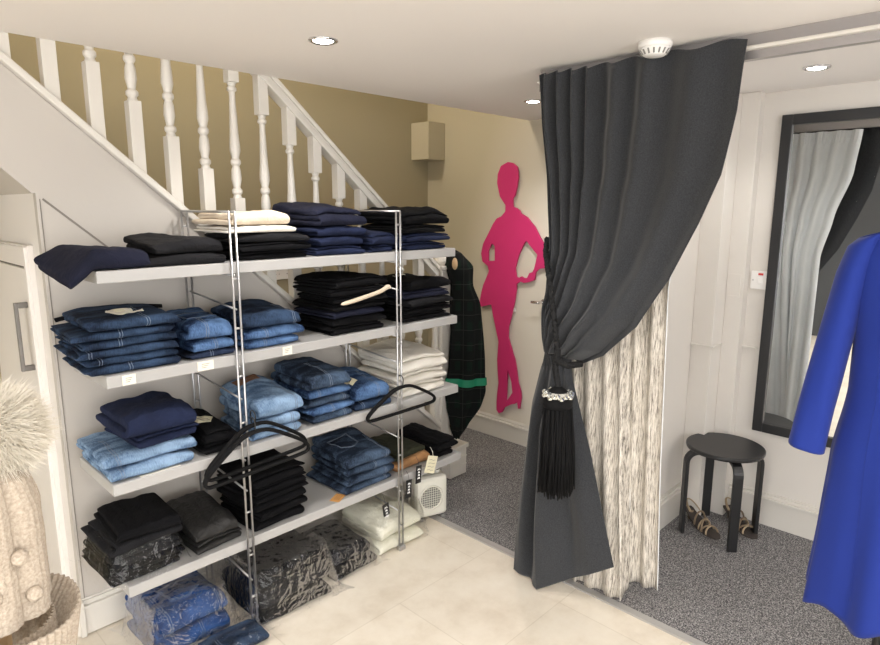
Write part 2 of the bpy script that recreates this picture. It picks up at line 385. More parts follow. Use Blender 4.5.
# boxed-in pipes in the fitting-room corner
b = BM(); box(b, 3.0, XW, 1.10, 1.20, 0.004, CZ); box(b, 3.125, XW, 1.02, 1.10, 0.004, CZ); struct('trim_2', b, M['grey_wall'], bevel=0.003)
b = BM(); box(b, 3.175, XW, 0.955, 1.02, 0.878, 0.886); box(b, 2.992, 3.0, 1.10, 1.2, 0.892, 0.9); box(b, 3.0, 3.125, 1.094, 1.10, 0.888, 0.896)
struct('trim_3', b, M['white_gloss'])
# recessed plate on the boxing
b = BM(); box(b, 3.119, 3.125, 1.035, 1.095, 1.13, 1.135); box(b, 3.121, 3.125, 1.035, 1.095, 1.135, 1.24); struct('trim_4', b, M['grey_wall'])
def baseboard(name, x0, x1, y0, y1, nx, ny, h=0.15):
    """skirting along a wall; (nx, ny) is the direction it stands out to"""
    b = BM()
    for (t, z0, z1) in ((0.018, 0.003, h-0.035), (0.026, h-0.035, h-0.022), (0.014, h-0.022, h-0.006), (0.008, h-0.006, h)):
        xa, xb, ya, yb = x0, x1, y0, y1
        if nx > 0: xb = x0+t
        if nx < 0: xa = x1-t
        if ny > 0: yb = y0+t
        if ny < 0: ya = y1-t
        box(b, xa, xb, ya, yb, z0, z1)
    return struct(name, b, M['white_gloss'], bevel=0.002)
baseboard('baseboard_end', XW-0.03, XW, 1.28, YB, -1, 0)
baseboard('baseboard_fitting_room', XW-0.03, XW, YR, 1.02, -1, 0, 0.17)
baseboard('baseboard_partition', 2.30, 3.0, 1.17, 1.20, 0, -1, 0.17)
baseboard('baseboard_stair', 0.53, 2.40, YS-0.03, YS, 0, -1, 0.14)
baseboard('baseboard_cupboard', 0.528, 0.558, YS-0.03, 2.46, -1, 0, 0.14)

# stair side panel
b = BM()
prism(b, [(0.558, YS, 0), (2.45, YS, 0), (2.45, YS, cap_z(2.45)-0.02), (-0.25, YS, cap_z(-0.25)-0.02), (-0.25, YS, 1.593+0.99*0.81), (0.549, YS, 1.593), (0.558, YS, 1.593)], (0, 0.03, 0))
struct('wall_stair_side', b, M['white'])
b = BM()
prism(b, [(0.575, YS-0.002, 1.572), (0.578, YS-0.002, 1.578), (0.578+0.24, YS-0.002, 1.578-0.24*0.9), (0.575+0.24, YS-0.002, 1.572-0.24*0.9)], (0, 0.0019, 0))
box(b, 0.567, 0.5695, YS-0.002, YS-0.0001, 0.14, 1.575)
struct('trim_5', b, M['groove'])
# sloped soffit and cupboard wall (faces -x)
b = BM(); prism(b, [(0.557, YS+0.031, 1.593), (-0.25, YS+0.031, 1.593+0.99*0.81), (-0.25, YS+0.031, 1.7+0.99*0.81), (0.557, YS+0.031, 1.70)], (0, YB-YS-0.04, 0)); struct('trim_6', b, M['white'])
struct('wall_cupboard', boxed(0.558, 0.60, YS+0.03, YB, 0, 1.593), M['brightened_white'])
# cupboard door with architrave and bar handle
b = BM()
for (t, w0, w1) in ((0.018, 0.0, 0.075), (0.028, 0.055, 0.07)):
    box(b, 0.558-t, 0.558, 2.475+0.075-w1, 2.475+0.075-w0, 0.0, 1.345+w1)
    box(b, 0.558-t, 0.558, 2.475+0.075-w0, YB, 1.345+w0, 1.345+w1)
struct('trim_7', b, M['brightened_white'], bevel=0.002)
dr = struct('door_1', boxed(0.547, 0.558, 2.556, 3.2, 0.02, 1.335), M['brightened_white'], bevel=0.002)
b = BM(); box(b, 0.5535, 0.5579, 2.5505, 2.5555, 0.02, 1.345); box(b, 0.5535, 0.5579, 2.5505, 3.2, 1.3355, 1.345); obj('door_gap', b, M['groove'], dr)
b = BM(); box(b, 0.505, 0.517, 2.585, 2.602, 0.965, 1.215); box(b, 0.517, 0.547, 2.585, 2.602, 1.195, 1.215); box(b, 0.517, 0.547, 2.585, 2.602, 0.965, 0.985)
o = obj('door_handle', b, M['dark_steel'], dr, bevel=0.002); o['label'] = 'brushed steel bar handle'

# staircase and banister
st = thing('staircase', 'boxed wooden flight of stairs rising behind the white panelled side', 'stairs', (0, 0, 0))
x, z = 2.62, 0.0; k = 0
while z < 2.4:
    k += 1
    b = BM(); box(b, x-0.23, x+0.02, YS+0.07, YB-0.003, z+0.165, z+0.19); obj('tread', b, M['carpet'], st)
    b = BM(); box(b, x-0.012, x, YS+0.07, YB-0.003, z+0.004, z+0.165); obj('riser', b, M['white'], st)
    x -= 0.2185; z += 0.19
ba = thing('stair_banister', 'white turned spindle banister with sloping handrail above the shelves', 'banister', (0, 0, 0))
b = BM(); prism(b, [(-0.25, YS-0.03, cap_z(-0.25)-0.018), (2.45, YS-0.03, cap_z(2.45)-0.018), (2.45, YS-0.03, cap_z(2.45)+0.012), (-0.25, YS-0.03, cap_z(-0.25)+0.012)], (0, 0.085, 0)); obj('string_cap', b, M['white_gloss'], ba, bevel=0.004)
b = BM()
x0, x1 = 0.35, 2.42
for (w, z0, z1) in ((0.03, -0.045, -0.02), (0.024, -0.02, 0.0), (0.034, 0.0, 0.022), (0.02, 0.022, 0.034)):
    prism(b, [(x0, 2.375-w, rail_z(x0)+z0), (x1, 2.375-w, rail_z(x1)+z0), (x1, 2.375-w, rail_z(x1)+z1), (x0, 2.375-w, rail_z(x0)+z1)], (0, 2*w, 0))
obj('handrail', b, M['white_gloss'], ba, bevel=0.003)
def baluster_mesh():
    b = BM(); H = 0.87-0.012-0.045; s = 0.0218
    lo, hi = 0.235, H-0.135
    # square foot and square head with ends cut to the pitch of the stair
    def sq(z0, z1, c0, c1):
        v = []
        for (zz, c) in ((z0, c0), (z1, c1)):
            for (dx, dy) in ((-s, -s), (s, -s), (s, s), (-s, s)): v.append(b.verts.new((dx, dy, zz-(SL*dx if c else 0))))
        for f in ((0,3,2,1),(4,5,6,7),(0,1,5,4),(1,2,6,5),(2,3,7,6),(3,0,4,7)): b.faces.new([v[i] for i in f])
    sq(0.0, lo, True, False); sq(hi, H+0.003, False, True)
    T = hi-lo
    prof = [(0.0, 0.017), (0.012, 0.013), (0.02, 0.019), (0.032, 0.019), (0.04, 0.012), (0.075, 0.0185), (0.11, 0.0165), (0.125, 0.012), (0.135, 0.0185), (0.147, 0.0185), (0.155, 0.0125),
            (0.185, 0.0195), (0.21, 0.0185), (0.25, 0.0155), (0.33, 0.0125), (T-0.05, 0.0105), (T-0.035, 0.011), (T-0.03, 0.017), (T-0.02, 0.017), (T-0.014, 0.012), (T, 0.016)]
    lathe(b, [(r_*1.08, lo+z_) for z_, r_ in prof], n=16)
    me_o = obj('baluster', b, M['white_gloss'], ba, bevel=0.0015)
    for p in me_o.data.polygons:
        if len(p.vertices) == 4 and lo-0.001 < p.center.z < hi+0.001: p.use_smooth = True
    return me_o
first = baluster_mesh(); k = 0
for i in range(-1, 15):
    x = 0.635+0.1262*i
    o = first if i == -1 else first.copy()
    if i > -1: COL.objects.link(o); o.parent = ba
    o.location = (x, 2.375, cap_z(x)+0.012)
b = BM(); box(b, 2.415, 2.495, 2.335, 2.415, 0.004, 1.22); box(b, 2.405, 2.505, 2.325, 2.425, 1.22, 1.24)
lathe(b, [(0.03, 1.24), (0.045, 1.262), (0.04, 1.285), (0.015, 1.30)], (2.455, 2.375, 0), 16)
obj('newel_post', b, M['white_gloss'], ba, bevel=0.004)
b = BM(); box(b, 2.46, 2.60, YS-0.06, YS+0.06, 0.004, 0.165); box(b, 2.452, 2.61, YS-0.07, YS+0.065, 0.165, 0.19)
box(b, 2.458, 2.602, YS-0.063, YS+0.06, 0.06, 0.067); box(b, 2.458, 2.602, YS-0.063, YS+0.06, 0.11, 0.117)
obj('step_block', b, M['white_gloss'], ba, bevel=0.003)

# boxing high in the stairwell corner
struct('trim_8', boxed(3.03, XW-0.001, 3.06, YB-0.001, 1.87, 2.115), M['end_wall'], bevel=0.003)
# socket on the stairwell wall, seen below the top shelf
t = thing('wall_socket', 'white double socket on the stairwell wall seen below the top shelf', 'socket', (1.979, YB, 1.174))
obj('face_plate', boxed(-0.073, 0.073, -0.012, 0, -0.043, 0.043), M['white_plastic'], t, bevel=0.003)
for sx_ in (-0.037, 0.037):
    for (xa, xb, za, zb) in ((-0.004, 0.004, 0.012, 0.022), (-0.014, -0.008, -0.012, -0.008), (0.008, 0.014, -0.012, -0.008)):
        obj('pin_hole', boxed(sx_+xa, sx_+xb, -0.0135, -0.012, za, zb), M['groove'], t)

# ------------------------------------------------------------------ lamps
def downlight(loc, label, power, tilt=(0, 0), size=2.5, color=(1, 0.96, 0.91)):
    t = thing('downlight', label, 'ceiling light', (loc[0], loc[1], CZ), 0, 'recessed ceiling downlights')
    b = BM(); lathe(b, [(0.047, 0.0), (0.047, -0.004), (0.040, -0.007), (0.034, -0.004), (0.033, 0.0)], n=32); obj('bezel', b, M['chrome'], t, smooth=True)
    b = BM(); lathe(b, [(0.032, 0.0), (0.031, -0.004), (0.022, -0.007), (0.002, -0.0085)], n=24); obj('lens', b, M['lamp'], t, smooth=True)
    ld = bpy.data.lights.new('lamp', 'SPOT'); ld.energy = power; ld.color = color; ld.spot_size = size; ld.spot_blend = 0.7; ld.shadow_soft_size = 0.05
    lo = bpy.data.objects.new('lamp', ld); COL.objects.link(lo); lo.parent = t; lo.location = (0, 0, -0.06); lo.rotation_euler = (tilt[0], tilt[1], 0)
    return t
PW = 29
downlight((1.242, 1.727), 'chrome rimmed downlight in the ceiling above the shelves', PW)
downlight((2.632, 1.922), 'chrome rimmed downlight in the ceiling close to the left edge of the dark curtain', PW*0.8, color=(1, 0.97, 0.93))
downlight((2.744, 0.708), 'chrome rimmed downlight in the fitting room ceiling above the blue dress', PW*0.33, color=(1, 0.97, 0.93))
for i, (x, y) in enumerate([(1.25, 0.55), (0.25, -0.1), (-1.0, 2.2), (-0.9, 0.3), (1.25, -0.8), (0.1, -0.9), (-1.2, -1.2), (2.7, -0.6)]):
    downlight((x, y), 'unseen downlight in the shop ceiling outside the picture', PW*(1.5 if i == 2 else 0.8))  # third lamp is added and stronger, to brighten the cupboard door
ld = bpy.data.lights.new('landing_lamp', 'POINT'); ld.energy = 54; ld.color = (1, 0.9, 0.76); ld.shadow_soft_size = 0.1
lo = bpy.data.objects.new('landing_lamp', ld); COL.objects.link(lo); lo.location = (1.3, 2.9, 3.3)
w = bpy.data.worlds.new('world'); S.world = w; w.use_nodes = True
w.node_tree.nodes['Background'].inputs[0].default_value = (1.0, 0.985, 0.965, 1); w.node_tree.nodes['Background'].inputs[1].default_value = 5.0  # strength set as fill light through the added windows

# ------------------------------------------------------------------ smoke detector, track, switch, wall fitting
t = thing('smoke_detector', 'round white smoke detector on the ceiling in front of the dark curtain', 'smoke detector', (1.985, 0.98, CZ))
b = BM(); lathe(b, [(0.052, 0), (0.053, -0.012), (0.05, -0.02)], n=32); obj('base', b, M['white_plastic'], t, smooth=True)
b = BM(); lathe(b, [(0.048, -0.02), (0.046, -0.026), (0.036, -0.04), (0.03, -0.044), (0.004, -0.046)], n=32); obj('dome', b, M['white_plastic'], t, smooth=True)
b = BM()
for k in range(16):
    a = 2*PI*k/16; c, s = math.cos(a), math.sin(a)
    tube(b, [(0.0465*c, 0.0465*s, -0.026), (0.037*c, 0.037*s, -0.0395)], 0.0028, 6)
obj('vent_slots', b, M['grille'], t)

t = thing('curtain_track', 'ceiling mounted curtain track running from the dark curtain to the right', 'curtain track', (0, 0, 0))
obj('fascia', boxed(2.10, 2.125, -0.9, 1.50, 2.045, CZ), M['alu'], t)
b = BM(); box(b, 2.075, 2.10, -0.9, 1.50, 2.02, 2.032); obj('rail', b, M['white_gloss'], t, bevel=0.004)
obj('rail_back', boxed(2.092, 2.12, -0.9, 1.50, 1.995, 2.045), M['alu'], t)

t = thing('spur_switch', 'white fused switch with red indicator beside the tall mirror', 'switch', (XW, 0.965, 1.213))
obj('face_plate', boxed(-0.013, 0, -0.043, 0.043, -0.043, 0.043), M['white_plastic'], t, bevel=0.003)
o = obj('indicator', boxed(-0.0155, -0.013, -0.012, 0.010, 0.024, 0.034), M['red'], t); o['label'] = 'small red indicator'
obj('rocker', boxed(-0.018, -0.013, -0.012, 0.012, -0.016, 0.014), M['white_plastic'], t, bevel=0.002)
b = BM()
for yy in (-0.032, 0.032): lathe(b, [(0.004, -0.0145), (0.0035, -0.013)], (0, yy, 0), 10, axis='X')
obj('screw', b, M['steel'], t)

t = thing('wall_hook', 'small chrome peg on the pale wall left of the dark curtain', 'hook', (XW, 2.205, 0.975))
b = BM(); lathe(b, [(0.018, -0.004), (0.018, 0)], (0, 0, 0), 16, axis='X'); obj('rosette', b, M['chrome'], t)
b = BM(); tube(b, [(-0.004, 0, 0), (-0.05, 0, 0), (-0.055, 0.01, 0), (-0.055, 0.055, 0)], 0.009, 10); obj('peg', b, M['chrome'], t, smooth=True)

# ------------------------------------------------------------------ mirror
t = thing('wall_mirror', 'tall black framed mirror on the fitting room wall reflecting a pale curtain', 'mirror', (XW, 0, 0))
y0, y1, z0, z1 = 0.30, 0.934, 0.478, 1.962; fwid = 0.045
b = BM()
for (ya, yb, za, zb) in ((y1-fwid, y1, z0, z1), (y0, y0+fwid, z0, z1), (y0+fwid, y1-fwid, z0, z0+fwid), (y0+fwid, y1-fwid, z1-fwid, z1)):
    box(b, -0.03, 0, ya, yb, za, zb)
obj('frame', b, M['black_frame'], t, bevel=0.003)
obj('glass', boxed(-0.014, -0.010, y0+fwid, y1-fwid, z0+fwid, z1-fwid), M['mirror'], t)

# ------------------------------------------------------------------ pink figure on the end wall
PX = [(508.5,162),(513.4,163),(517.8,167),(518.9,176.7),(517.2,187.6),(515.6,195),(513,198.5),(513.2,204),(513.7,207),(516.7,207.7),(520,210.4),(521.6,213.6),(527.5,217),(532.5,223.4),(535,226.5),(540.6,237.4),(546,247),(548,253.7),(547.6,261),(546,267.8),(539.5,268.9),(536.2,272),(535,279.7),(529.7,282),(524.3,283),(521,281.3),(517.2,284),(516.7,290.4),(515,301.3),(511.8,315.4),(509,326.3),(508.5,337),(511.3,347),(513.4,354.5),(515,358.7),(517.2,371.7),(518.3,382.6),(521,391.3),(521.6,397.8),(519.9,408.6),(518.6,408.6),(517.6,402),(515.6,403.6),(511.3,404.3),(507.5,406),(504.7,407.4),(502.6,412),(499.3,413),(497,409.7),(497,401),(497.7,393.4),(499,382.6),(498,369.5),(497.7,358.7),(498.4,350),(499,341.5),(496,327.3),(493.3,314.3),(491.7,304.5),(486.3,305.6),(480.9,306.7),(480.3,301.3),(482,291.5),(483.6,285),(486.3,278.6),(489.5,271),(488,265.6),(483,261.3),(481.7,253.7),(483.6,243.9),(489.5,232),(493.3,224.3),(497,218.5),(501.5,216.5),(505.8,211.5),(506,205),(503.7,201.7),(500.4,196.3),(497.7,183.2),(498.2,174.5),(501.5,166)]
HOLES = [[(492.3,243.3),(495.2,246),(495.5,260.7),(488.7,261),(488.7,250.4)],
         [(526.5,240.6),(537.9,254.7),(534.6,268.9),(533,272),(529.7,273.2),(527.5,278),(524.3,278),(522,276.5),(518.9,278),(516.7,276.5),(515.6,267.8),(518.9,255.8),(523.2,246)],
         [(508,369.5),(511.8,381.5),(512.9,392.3),(510.2,396.7),(506.4,401.6),(507,393.4),(507.5,380.4)]]
def wall_pt(px, py, X):
    """where the line of sight through a photograph point meets the wall plane x = X: used once to measure the silhouette's outline in metres"""
    r_ = fw+rt*((px-440)/622.06)-up*((py-322.5)/622.06); s_ = X/r_.x
    return (r_.y*s_, 1.55+r_.z*s_)
cu = bpy.data.curves.new('figure', 'CURVE'); cu.dimensions = '2D'; cu.fill_mode = 'BOTH'; cu.extrude = 0.006
FX = XW-0.018
for ring in [PX]+HOLES:
    pts = [wall_pt(px, py, FX) for px, py in ring]
    sp = cu.splines.new('POLY'); sp.points.add(len(pts)-1); sp.use_cyclic_u = True
    for p, (yy, zz) in zip(sp.points, pts): p.co = (-(yy-2.43), zz-1.0, 0, 1)
tmp = bpy.data.objects.new('tmp_curve', cu); COL.objects.link(tmp)
dg = bpy.context.evaluated_depsgraph_get(); dg.update()
me = bpy.data.meshes.new_from_object(tmp.evaluated_get(dg)); bpy.data.objects.remove(tmp)
me.name = 'wall_figure'; me.materials.clear(); me.materials.append(M['pink'])
fig = bpy.data.objects.new('wall_figure', me); COL.objects.link(fig)
fig.matrix_world = Matrix(((0, 0, -1, FX), (-1, 0, 0, 2.43), (0, 1, 0, 1.0), (0, 0, 0, 1)))
tag(fig, 'bright pink cut-out silhouette of a posing woman on the end wall', 'wall decoration')
b = BM()
for (yy, zz) in ((2.47, 1.72), (2.44, 1.25), (2.43, 0.9)): box(b, FX+0.006, XW, yy-0.01, yy+0.01, zz-0.01, zz+0.01)
o = obj('wall_spacer', b, M['white_plastic'], fig); o.matrix_parent_inverse = fig.matrix_world.inverted()

# ------------------------------------------------------------------ curtains
CX = 2.045
LEFT = [(0.0, (1.468, 2.045)), (0.18, (1.452, 1.86)), (0.37, (1.421, 1.656)), (0.62, (1.387, 1.389)), (0.80, (1.385, 1.191)), (1.0, (1.365, 1.005))]
RIGHT = [(0.0, (0.718, 2.047)), (0.15, (0.732, 1.844)), (0.29, (0.763, 1.653)), (0.42, (0.82, 1.497)), (0.57, (0.90, 1.311)), (0.73, (1.005, 1.142)), (0.87, (1.14, 1.012)), (0.94, (1.225, 0.968)), (1.0, (1.275, 0.985))]
LOWL = [(0.0, (2.03, 1.365, 1.005)), (0.08, (2.03, 1.40, 0.94)), (0.25, (2.03, 1.44, 0.767)), (0.6, (2.02, 1.475, 0.40)), (0.88, (2.0, 1.487, 0.118)), (1.0, (1.985, 1.482, 0.012))]
LOWM = [(0.0, (1.99, 1.31, 0.985)), (0.3, (1.965, 1.34, 0.70)), (0.7, (1.955, 1.34, 0.30)), (1.0, (1.945, 1.325, 0.012))]
LOWR = [(0.0, (2.03, 1.275, 0.985)), (0.1, (2.02, 1.25, 0.90)), (0.45, (2.02, 1.161, 0.637)), (1.0, (2.02, 1.035, 0.20))]
FOLD_S = [(0.0, 0.0), (0.30, 3.9), (0.62, 6.0), (1.0, 7.6)]
def fold_phase(s):
    for (a, pa), (c, pc) in zip(FOLD_S, FOLD_S[1:]):
        if s <= c: return lerp(pa, pc, (s-a)/(c-a))
    return 7.25
def drape(s, t):
    T = 1.62*t
    ph = 2*PI*fold_phase(s)
    if T <= 1.0:
        l = interp(LEFT, T); r_ = interp(RIGHT, T)
        tt = min(1, T)
        y = lerp(l[0], r_[0], s); z = lerp(l[1], r_[1], s)
        amp = lerp(0.020, 0.013, min(1, tt*1.5)) if tt < 0.7 else lerp(0.013, 0.022, (tt-0.7)/0.3)
        amp *= lerp(1.55, 0.85, s)
        if tt < 0.06: amp *= 0.55+0.45*tt/0.06
        wob = 0.7*noise.noise(Vector((s*3, tt*2.2, 3.1)))
        x = CX + amp*math.sin(ph+wob) + 0.010*noise.noise(Vector((s*5, tt*4, 9.0)))
        # swag: long diagonal folds drawn towards the tie
        x += 0.024*math.sin(2*PI*(1.15*s + 0.9*tt) + 0.4)*min(1, tt*1.6)*s*(1-0.5*tt)
        # blousing over the tie
        x -= 0.095*math.exp(-((tt-0.86)/0.20)**2)*math.sin(PI*min(1, 0.12+s*0.95))**0.8
        z += 0.018*math.sin(ph*0.5)*min(1, max(0, tt-0.6)*2)*0.4
        if tt < 0.02: z += 0.008*math.sin(ph)
        return Vector((x, y, z))
    u = (T-1.0)/0.62
    L_, Mm, R2 = Vector(interp(LOWL, u)), Vector(interp(LOWM, u)), Vector(interp(LOWR, u))
    if s < 0.45: p = L_.lerp(Mm, (s/0.45)**1.0)
    else: p = Mm.lerp(R2, (s-0.45)/0.55)
    # start gathered as the upper part ended
    k = min(1, u/0.12)
    amp = lerp(0.022, 0.012, min(1, u*1.5))*lerp(1.15, 0.75, s)
    gs = lambda c_, w_: math.exp(-((s-c_)/w_)**2)
    p.x += min(1, u*3)*(-0.022*gs(0.10, 0.07)+0.055*gs(0.27, 0.075)-0.030*gs(0.50, 0.12)+0.025*gs(0.70, 0.06)-0.012*gs(0.85, 0.08))*(1 if u < 0.8 else lerp(1, 0.35, (u-0.8)/0.2))+0.008*noise.noise(Vector((s*4, u*3, 5)))
    if k < 1:
        top = Vector((CX+0.022*lerp(1.55, 0.85, s)*math.sin(ph) - 0.095*math.exp(-((1.0-0.86)/0.20)**2)*math.sin(PI*min(1, 0.12+s*0.95))**0.8, lerp(1.365, 1.275, s), lerp(1.005, 0.985, s)))
        p = top.lerp(p, k*k*(3-2*k))
    return p
t = thing('grey_curtain', 'heavy charcoal grey curtain tied back to the left of the fitting room', 'curtain', (0, 0, 0))
b = BM(); grid(b, drape, 150, 190)
o = obj('drape', b, M['curtain'], t, smooth=True)
sd = o.modifiers.new('thick', 'SOLIDIFY'); sd.thickness = 0.003; sd.offset = 0
b = BM()
for k in range(9):
    yy = 1.45-0.085*k; box(b, 2.08, 2.088, yy-0.004, yy+0.004, 2.0, 2.025)
obj('glider', b, M['white_plastic'], t)

EDGE = [(0.0, 0.825), (0.12, 0.845), (0.25, 0.915), (0.37, 0.960), (0.7, 0.955), (1.0, 0.945)]
BOT = [(0.0, (2.12, 1.30)), (0.12, (2.09, 1.24)), (0.55, (2.095, 1.035)), (0.72, (2.20, 1.055)), (1.0, (2.215, 0.945))]
def stripe(s, t, off=0.0):
    c = interp(BOT, s); u = t**1.3
    x = lerp(2.135, c[0], u); z = lerp(1.985, 0.02, t)
    yt = lerp(1.40, interp(EDGE, t), s)
    y = lerp(yt, c[1], u) if s < 0.95 else yt
    y = lerp(yt, c[1], u*min(1, (1-s)*6))
    if s > 0.6: z += 0.03*t*min(1, (s-0.6)/0.12)
    A = lerp(0.020, 0.013, t)
    x += A*math.sin(2*PI*(s*6.5)+0.6*noise.noise(Vector((s*3, t*2, 1))))+off
    y += 0.006*math.sin(2*PI*s*13+1)*(1-s)
    return Vector((max(x, 2.06+off), y, z))
t = thing('patterned_curtain', 'cream curtain with black dashed stripes hanging behind the grey curtain', 'curtain', (0, 0, 0))
b = BM(); grid(b, lambda s, t_: stripe(s, t_), 130, 70)
o = obj('cloth', b, M['stripe'], t, smooth=True); o['label'] = 'striped face with a plain pale lining behind'
if sum(p.normal.x*p.area for p in o.data.polygons) > 0: o.data.flip_normals()
o.data.materials.append(M['lining']); sd = o.modifiers.new('thick', 'SOLIDIFY'); sd.thickness = 0.004; sd.offset = -1; sd.material_offset = 1; sd.material_offset_rim = 1
b = BM(); grid(b, lambda s, t_: stripe(s, t_*0.035, 0.009)+Vector((0.003*math.sin(s*200), 0, 0)), 160, 3); obj('heading_tape', b, M['lining'], t, smooth=True)

# tie-back with tassel
t = thing('tassel_tieback', 'black rope tieback with crystal collar and long fringed tassel on grey curtain', 'tieback', (0, 0, 0))
b = BM()
def braid(path, r, turns):
    # three twisted strands along a path
    N = 60; pts = []
    for i in range(N+1): pts.append(Vector(interp(path, i/N)))
    for k in range(3):
        q = []
        for i, p in enumerate(pts):
            tg = (pts[min(i+1, N)]-pts[max(i-1, 0)]).normalized(); u = tg.orthogonal().normalized(); w_ = tg.cross(u)
            a = 2*PI*(turns*i/N + k/3); q.append(p+(u*math.cos(a)+w_*math.sin(a))*r*0.5)
        tube(b, q, r*0.62, 6)
braid([(0.0, (2.085, 1.435, 1.43)), (0.18, (2.02, 1.395, 1.38)), (0.35, (1.935, 1.318, 1.30)), (0.7, (1.905, 1.265, 1.13)), (1.0, (1.90, 1.245, 1.03))], 0.0115, 15)
braid([(0.0, (1.90, 1.245, 1.035)), (0.2, (1.885, 1.235, 1.0)), (0.5, (1.90, 1.20, 0.985)), (1.0, (1.99, 1.20, 0.975))], 0.0115, 7)
braid([(0.0, (1.895, 1.25, 1.01)), (0.4, (1.89, 1.245, 0.96)), (1.0, (1.885, 1.227, 0.905))], 0.0115, 6)
obj('rope', b, M['rope'], t)
c = Vector((1.885, 1.227, 0.875))
b = BM()
for k in range(22):
    a = 2*PI*k/22; px, py = 0.050*math.cos(a), 0.050*math.sin(a)
    bmesh.ops.create_icosphere(b, subdivisions=1, radius=0.0105, matrix=Matrix.Translation(c+Vector((px, py, 0.006*math.sin(k*2.1)))))
lathe(b, [(0.047, -0.012), (0.049, 0.0), (0.040, 0.012)], c, 18)
o = obj('collar', b, M['crystal'], t); o['label'] = 'sparkling crystal collar'
b = BM(); lathe(b, [(0.012, 0.03), (0.030, 0.018), (0.045, 0.0), (0.049, -0.012), (0.055, -0.022), (0.053, -0.028), (0.056, -0.034), (0.054, -0.046), (0.044, -0.05)], c, 24); obj('cap', b, M['velvet'], t, smooth=True)
b = BM(); rnd = random.Random(3)
for k in range(330):
    a = rnd.uniform(0, 2*PI); rr = 0.052*math.sqrt(rnd.uniform(0.25, 1)); L_ = rnd.uniform(0.345, 0.395)
    spread = rnd.uniform(1.0, 1.45)
    p0 = c+Vector((rr*math.cos(a), rr*math.sin(a), -0.04)); p2 = c+Vector((min(0.045, rr*spread*math.cos(a)), rr*spread*math.sin(a), -L_))
    pm = p0.lerp(p2, 0.5)+Vector((rnd.uniform(-.006, .006), rnd.uniform(-.008, .008), 0))
    tube(b, [p0, pm, p2], [0.003, 0.0034, 0.0026], 5)
obj('fringe', b, M['velvet'], t, smooth=True)

# ------------------------------------------------------------------ stool and sandals
t = thing('stool', 'round black bentwood stool with four legs in the fitting room', 'stool', (2.935, 0.975, 0.004))
b = BM(); lathe(b, [(0.16, 0.425), (0.170, 0.428), (0.173, 0.436), (0.172, 0.444), (0.167, 0.447)], n=48); obj('seat', b, M['black_wood'], t, smooth=False)
def leg_mesh(a):
    # bent plywood: vertical leg, rounded knee, flat arm running in under the seat
    c_, s_ = math.cos(a), math.sin(a); w2 = 0.021; th = 0.0085
    R = 0.172; path = [(R, 0.0), (R, 0.2), (R, 0.36)]
    for k in range(1, 8):
        q = k/7*PI/2; path.append((R-0.05*(1-math.cos(q)), 0.36+0.05*math.sin(q)+0.0))
    path += [(0.09, 0.4155), (0.05, 0.4155)]
    b = BM(); rings = []
    for i, (r_, z_) in enumerate(path):
        p0, p1 = path[max(i-1, 0)], path[min(i+1, len(path)-1)]
        tx, tz = p1[0]-p0[0], p1[1]-p0[1]; n_ = math.hypot(tx, tz); nx, nz = tz/n_, -tx/n_
        ring = []
        for (dn, dw) in ((-th, -w2), (th, -w2), (th, w2), (-th, w2)):
            rr = r_+nx*dn; zz = z_+nz*dn
            ring.append(b.verts.new((rr*c_-dw*s_, rr*s_+dw*c_, zz)))
        rings.append(ring)
    for p, q in zip(rings, rings[1:]):
        for k in range(4): b.faces.new((p[k], p[(k+1) % 4], q[(k+1) % 4], q[k]))
    b.faces.new(rings[0][::-1]); b.faces.new(rings[-1])
    return b
for k in range(4): obj('leg', leg_mesh(PI/4+PI/2*k-0.08), M['black_wood'], t, bevel=0.002)
def sandal(loc, ang, label):
    t = thing('sandal', label, 'sandal', loc, ang, 'strappy sandals under the stool')
    # local x runs heel (0) -> toe (0.23)
    sole_z = lambda x: 0.050*(1-min(1, x/0.13))**1.3
    b = BM(); N = 14
    wid = lambda x: 0.024+0.012*math.sin(PI*min(1, max(0, (x-0.03)/0.24)))-(0.016*max(0, (x-0.19)/0.04)**2)
    V = []
    for i in range(N+1):
        x = 0.23*i/N; w_ = wid(x); z = sole_z(x)
        V.append([b.verts.new((x, -w_, z)), b.verts.new((x, w_, z)), b.verts.new((x, w_, z+0.009)), b.verts.new((x, -w_, z+0.009))])
    for p, q in zip(V, V[1:]):
        for k in range(4): b.faces.new((p[k], p[(k+1) % 4], q[(k+1) % 4], q[k]))
    b.faces.new(V[0][::-1]); b.faces.new(V[-1]); obj('sole', b, M['sole'], t)
    b = BM(); lathe(b, [(0.008, 0), (0.010, 0.015), (0.018, 0.047)], (0.02, 0, 0), 12); obj('heel', b, M['leather_strap'], t, smooth=True)
    def strap(x0, x1, h, r=0.0045):
        b = BM(); pts = []
        for k in range(13):
            a = PI*k/12; x = lerp(x0, x1, k/12)
            pts.append((x, -wid(x)*1.02*math.cos(a), sole_z(x)+0.006+h*math.sin(a)))
        tube(b, pts, r, 8); return b
    obj('strap', strap(0.19, 0.15, 0.030), M['strap_pale'], t, smooth=True)
    obj('strap', strap(0.15, 0.185, 0.032), M['leather_strap'], t, smooth=True)
    obj('strap', strap(0.135, 0.125, 0.045), M['strap_pale'], t, smooth=True)
    obj('strap', strap(0.16, 0.105, 0.052), M['leather_strap'], t, smooth=True)
    obj('strap', strap(0.10, 0.09, 0.062), M['leather_strap'], t, smooth=True)
    b = BM(); pts = []
    for k in range(13):
        a = -PI/2+PI*k/12; pts.append((0.055-0.06*math.cos(a), 0.027*math.sin(a), 0.062+0.035*math.cos(a)))
    tube(b, pts, 0.006, 8, flat=0.5); obj('heel_strap', b, M['strap_pale'], t, smooth=True)
    return t
sandal((2.985, 1.145, 0.005), math.radians(-121), 'bronze strappy heeled sandal under the stool, nearer the curtain')
